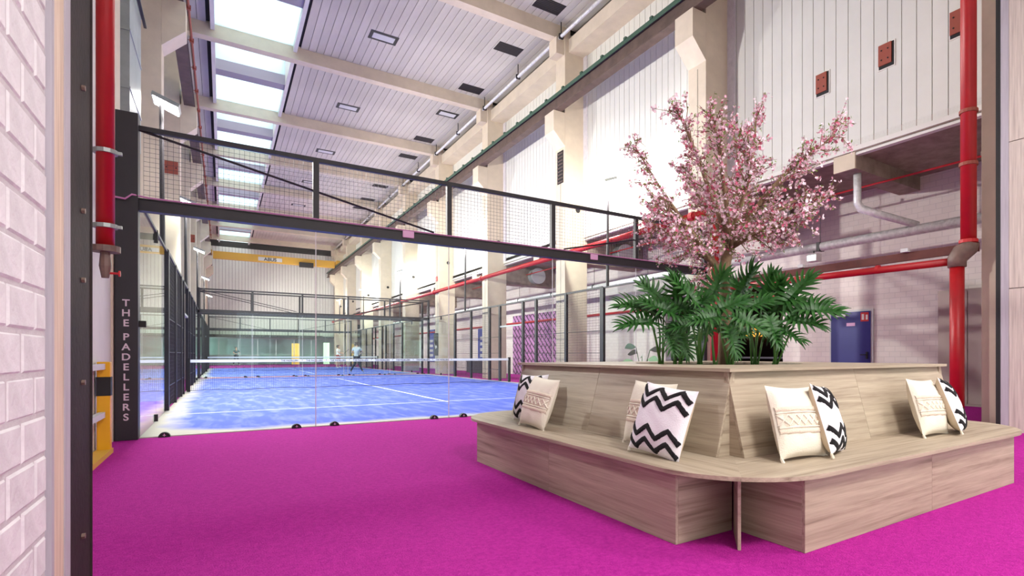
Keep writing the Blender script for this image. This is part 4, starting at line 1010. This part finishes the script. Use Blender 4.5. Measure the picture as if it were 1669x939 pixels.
# pale plant beyond the glass, in a pot
t = thing('potted_plant', 'pale green broad-leaved plant in a pot beyond the court glass', 'plant', (9.95, 12.0, 0))
MB().tube([(9.95, 12.0, 0), (9.95, 12.0, .38)], [.16, .2], 16).build('pot', 'terracotta', t)
for i in range(7):
    a = i * 2.4; p0 = Vector((9.95, 12.0, .38)); p1 = p0 + Vector((.22 * math.cos(a), .22 * math.sin(a), .35 + .09 * i)); d = Vector((math.cos(a), math.sin(a), .3)).normalized()
    MB().tube([p0, p1], .01, 5).build('stem', 'stalk', t)
    s = d.cross(Vector((0, 0, 1))).normalized(); s = (s * .6 + Vector((0, 0, .8 if i % 2 else -.8))).normalized(); a_ = MB()
    for k in range(7):
        u = k / 6; w_ = .11 * math.sin(PI * (u * .92 + .04)); c = p1 + d * .42 * u + Vector((0, 0, -.15 * u * u)); a_.v += [tuple(c + s * w_), tuple(c - Vector((0, 0, .015))), tuple(c - s * w_)]
    for k in range(6):
        for q in range(2): a_.f.append((k * 3 + q, k * 3 + q + 1, k * 3 + q + 4, k * 3 + q + 3))
    a_.build('leaf', 'paleleaf', t, smooth=True)

# ================================================================== PEOPLE
def skin_obj(name, nodes, edges, m, parent, sub=2):
    me = bpy.data.meshes.new(name); me.from_pydata([n[0] for n in nodes], edges, []); me.materials.append(M[m])
    o = bpy.data.objects.new(name, me); col.objects.link(o); o.parent = parent
    sk = o.modifiers.new('skin', 'SKIN'); sk.use_smooth_shade = True
    for i, n in enumerate(nodes):
        r = n[1]; me.skin_vertices[0].data[i].radius = (r, r) if isinstance(r, (int, float)) else r
    me.skin_vertices[0].data[0].use_root = True
    ss = o.modifiers.new('sub', 'SUBSURF'); ss.levels = sub; ss.render_levels = sub
    return o
def person(loc, rz, label, top, bottom, legs_bare=True, stride=.12, arm='racket', long_bottom=False):
    t = thing('person', label, 'person', loc); t.rotation_euler = (0, 0, rz)
    sx = stride
    J = {'pel': (0, 0, .95), 'wai': (0, 0, 1.08), 'che': (0, .02, 1.32), 'neck': (0, .01, 1.48), 'hd': (0, -.01, 1.56), 'hd2': (0, -.015, 1.66), 'top': (0, 0, 1.75)}
    hip = lambda s: (s * .10, 0, .90); kn = lambda s: (s * .13, -.06 if s > 0 else .02, .50); an = lambda s: (s * (.14 + sx), .04, .08); to = lambda s: (s * (.15 + sx), -.14, .035)
    sh = lambda s: (s * .18, .02, 1.41)
    el = {1: (.30, -.06, 1.16), -1: (-.30, -.10, 1.18)}; wr_ = {1: (.24, -.30, 1.12), -1: (-.12, -.32, 1.10)}; hn = {1: (.20, -.38, 1.13), -1: (-.03, -.38, 1.11)}
    nodes = [(J['pel'], .12), (J['wai'], .115), (J['che'], (.15, .11)), (J['neck'], .055), (J['hd'], .075), (J['hd2'], .092), (J['top'], .06)]
    edges = [(i, i + 1) for i in range(6)]
    for s in (1, -1):
        b = len(nodes); nodes += [(hip(s), .085), (kn(s), .06), (an(s), .04), (to(s), .035)]; edges += [(0, b), (b, b + 1), (b + 1, b + 2), (b + 2, b + 3)]
        b = len(nodes); nodes += [(sh(s), .055), (el[s], .042), (wr_[s], .03), (hn[s], .035)]; edges += [(2, b), (b, b + 1), (b + 1, b + 2), (b + 2, b + 3)]
        hp = Vector(hn[s]); 
        for k in range(4): pass
    skin_obj('body', nodes, edges, 'skin', t)
    n2 = [(J['wai'], .135), (J['che'], (.172, .13)), ((0, .015, 1.44), .075), ((0, 0, .96), .135)]; e2 = [(0, 1), (1, 2), (0, 3)]
    for s in (1, -1):
        b = len(n2); m_ = Vector(sh(s)).lerp(Vector(el[s]), .65); n2 += [(sh(s), .072), (tuple(m_), .066)]; e2 += [(1, b), (b, b + 1)]
    skin_obj('shirt', n2, e2, top, t)
    n3 = [((0, 0, .97), .137)]; e3 = []
    for s in (1, -1):
        b = len(n3); k_ = Vector(hip(s)).lerp(Vector(kn(s)), .8 if not long_bottom else 1.0); n3 += [(hip(s), .105), (tuple(k_), .085 if not long_bottom else .068)]; e3 += [(0, b), (b, b + 1)]
        if long_bottom: n3 += [(an(s), .048)]; e3 += [(b + 1, b + 2)]
    skin_obj('trousers' if long_bottom else 'shorts', n3, e3, bottom, t)
    skin_obj('hair', [((0, .02, 1.66), .098), ((0, .02, 1.73), .085), ((0, .05, 1.60), .07)], [(0, 1), (0, 2)], 'hair', t, 1)
    for s in (1, -1): skin_obj('shoe', [(an(s), .05), (to(s), .042)], [(0, 1)], 'shirt_w', t, 1)
    if arm:
        h = Vector(hn[1]); d = Vector((.25, -.5, .55)).normalized()
        a = MB().tube([h - d * .05, h + d * .18], .014, 6); c = h + d * .33
        a2 = [c + (d * math.cos(q) + Vector((.9, .4, 0)).normalized() * math.sin(q)) * .13 for q in [2 * PI * i / 14 for i in range(15)]]
        a.tube(a2, .015, 5); 
        o = a.build('padel_racket', 'black', None); o.matrix_world = Matrix.Translation(Vector(loc)) @ Matrix.Rotation(rz, 4, 'Z') @ Matrix.Translation(o.location)
        tag(o, 'dark padel racket held by the player in %s' % ('white shirt' if top == 'shirt_w' else 'grey shirt'), 'racket')
    return t
person((7.4, 45.4, .012), math.radians(60), 'player in white shirt and red shorts holding a racket on the second court', 'shirt_w', 'shorts_r')
person((6.5, 33.8, .012), math.radians(150), 'player in grey shirt and dark leggings just past the second net line', 'shirt_g', 'leggings', long_bottom=True, stride=.2)
person((1.1, YEND - 1.6, 0), math.radians(20), 'onlooker in dark clothes standing by the far glass wall', 'leggings', 'leggings', arm=None, long_bottom=True)
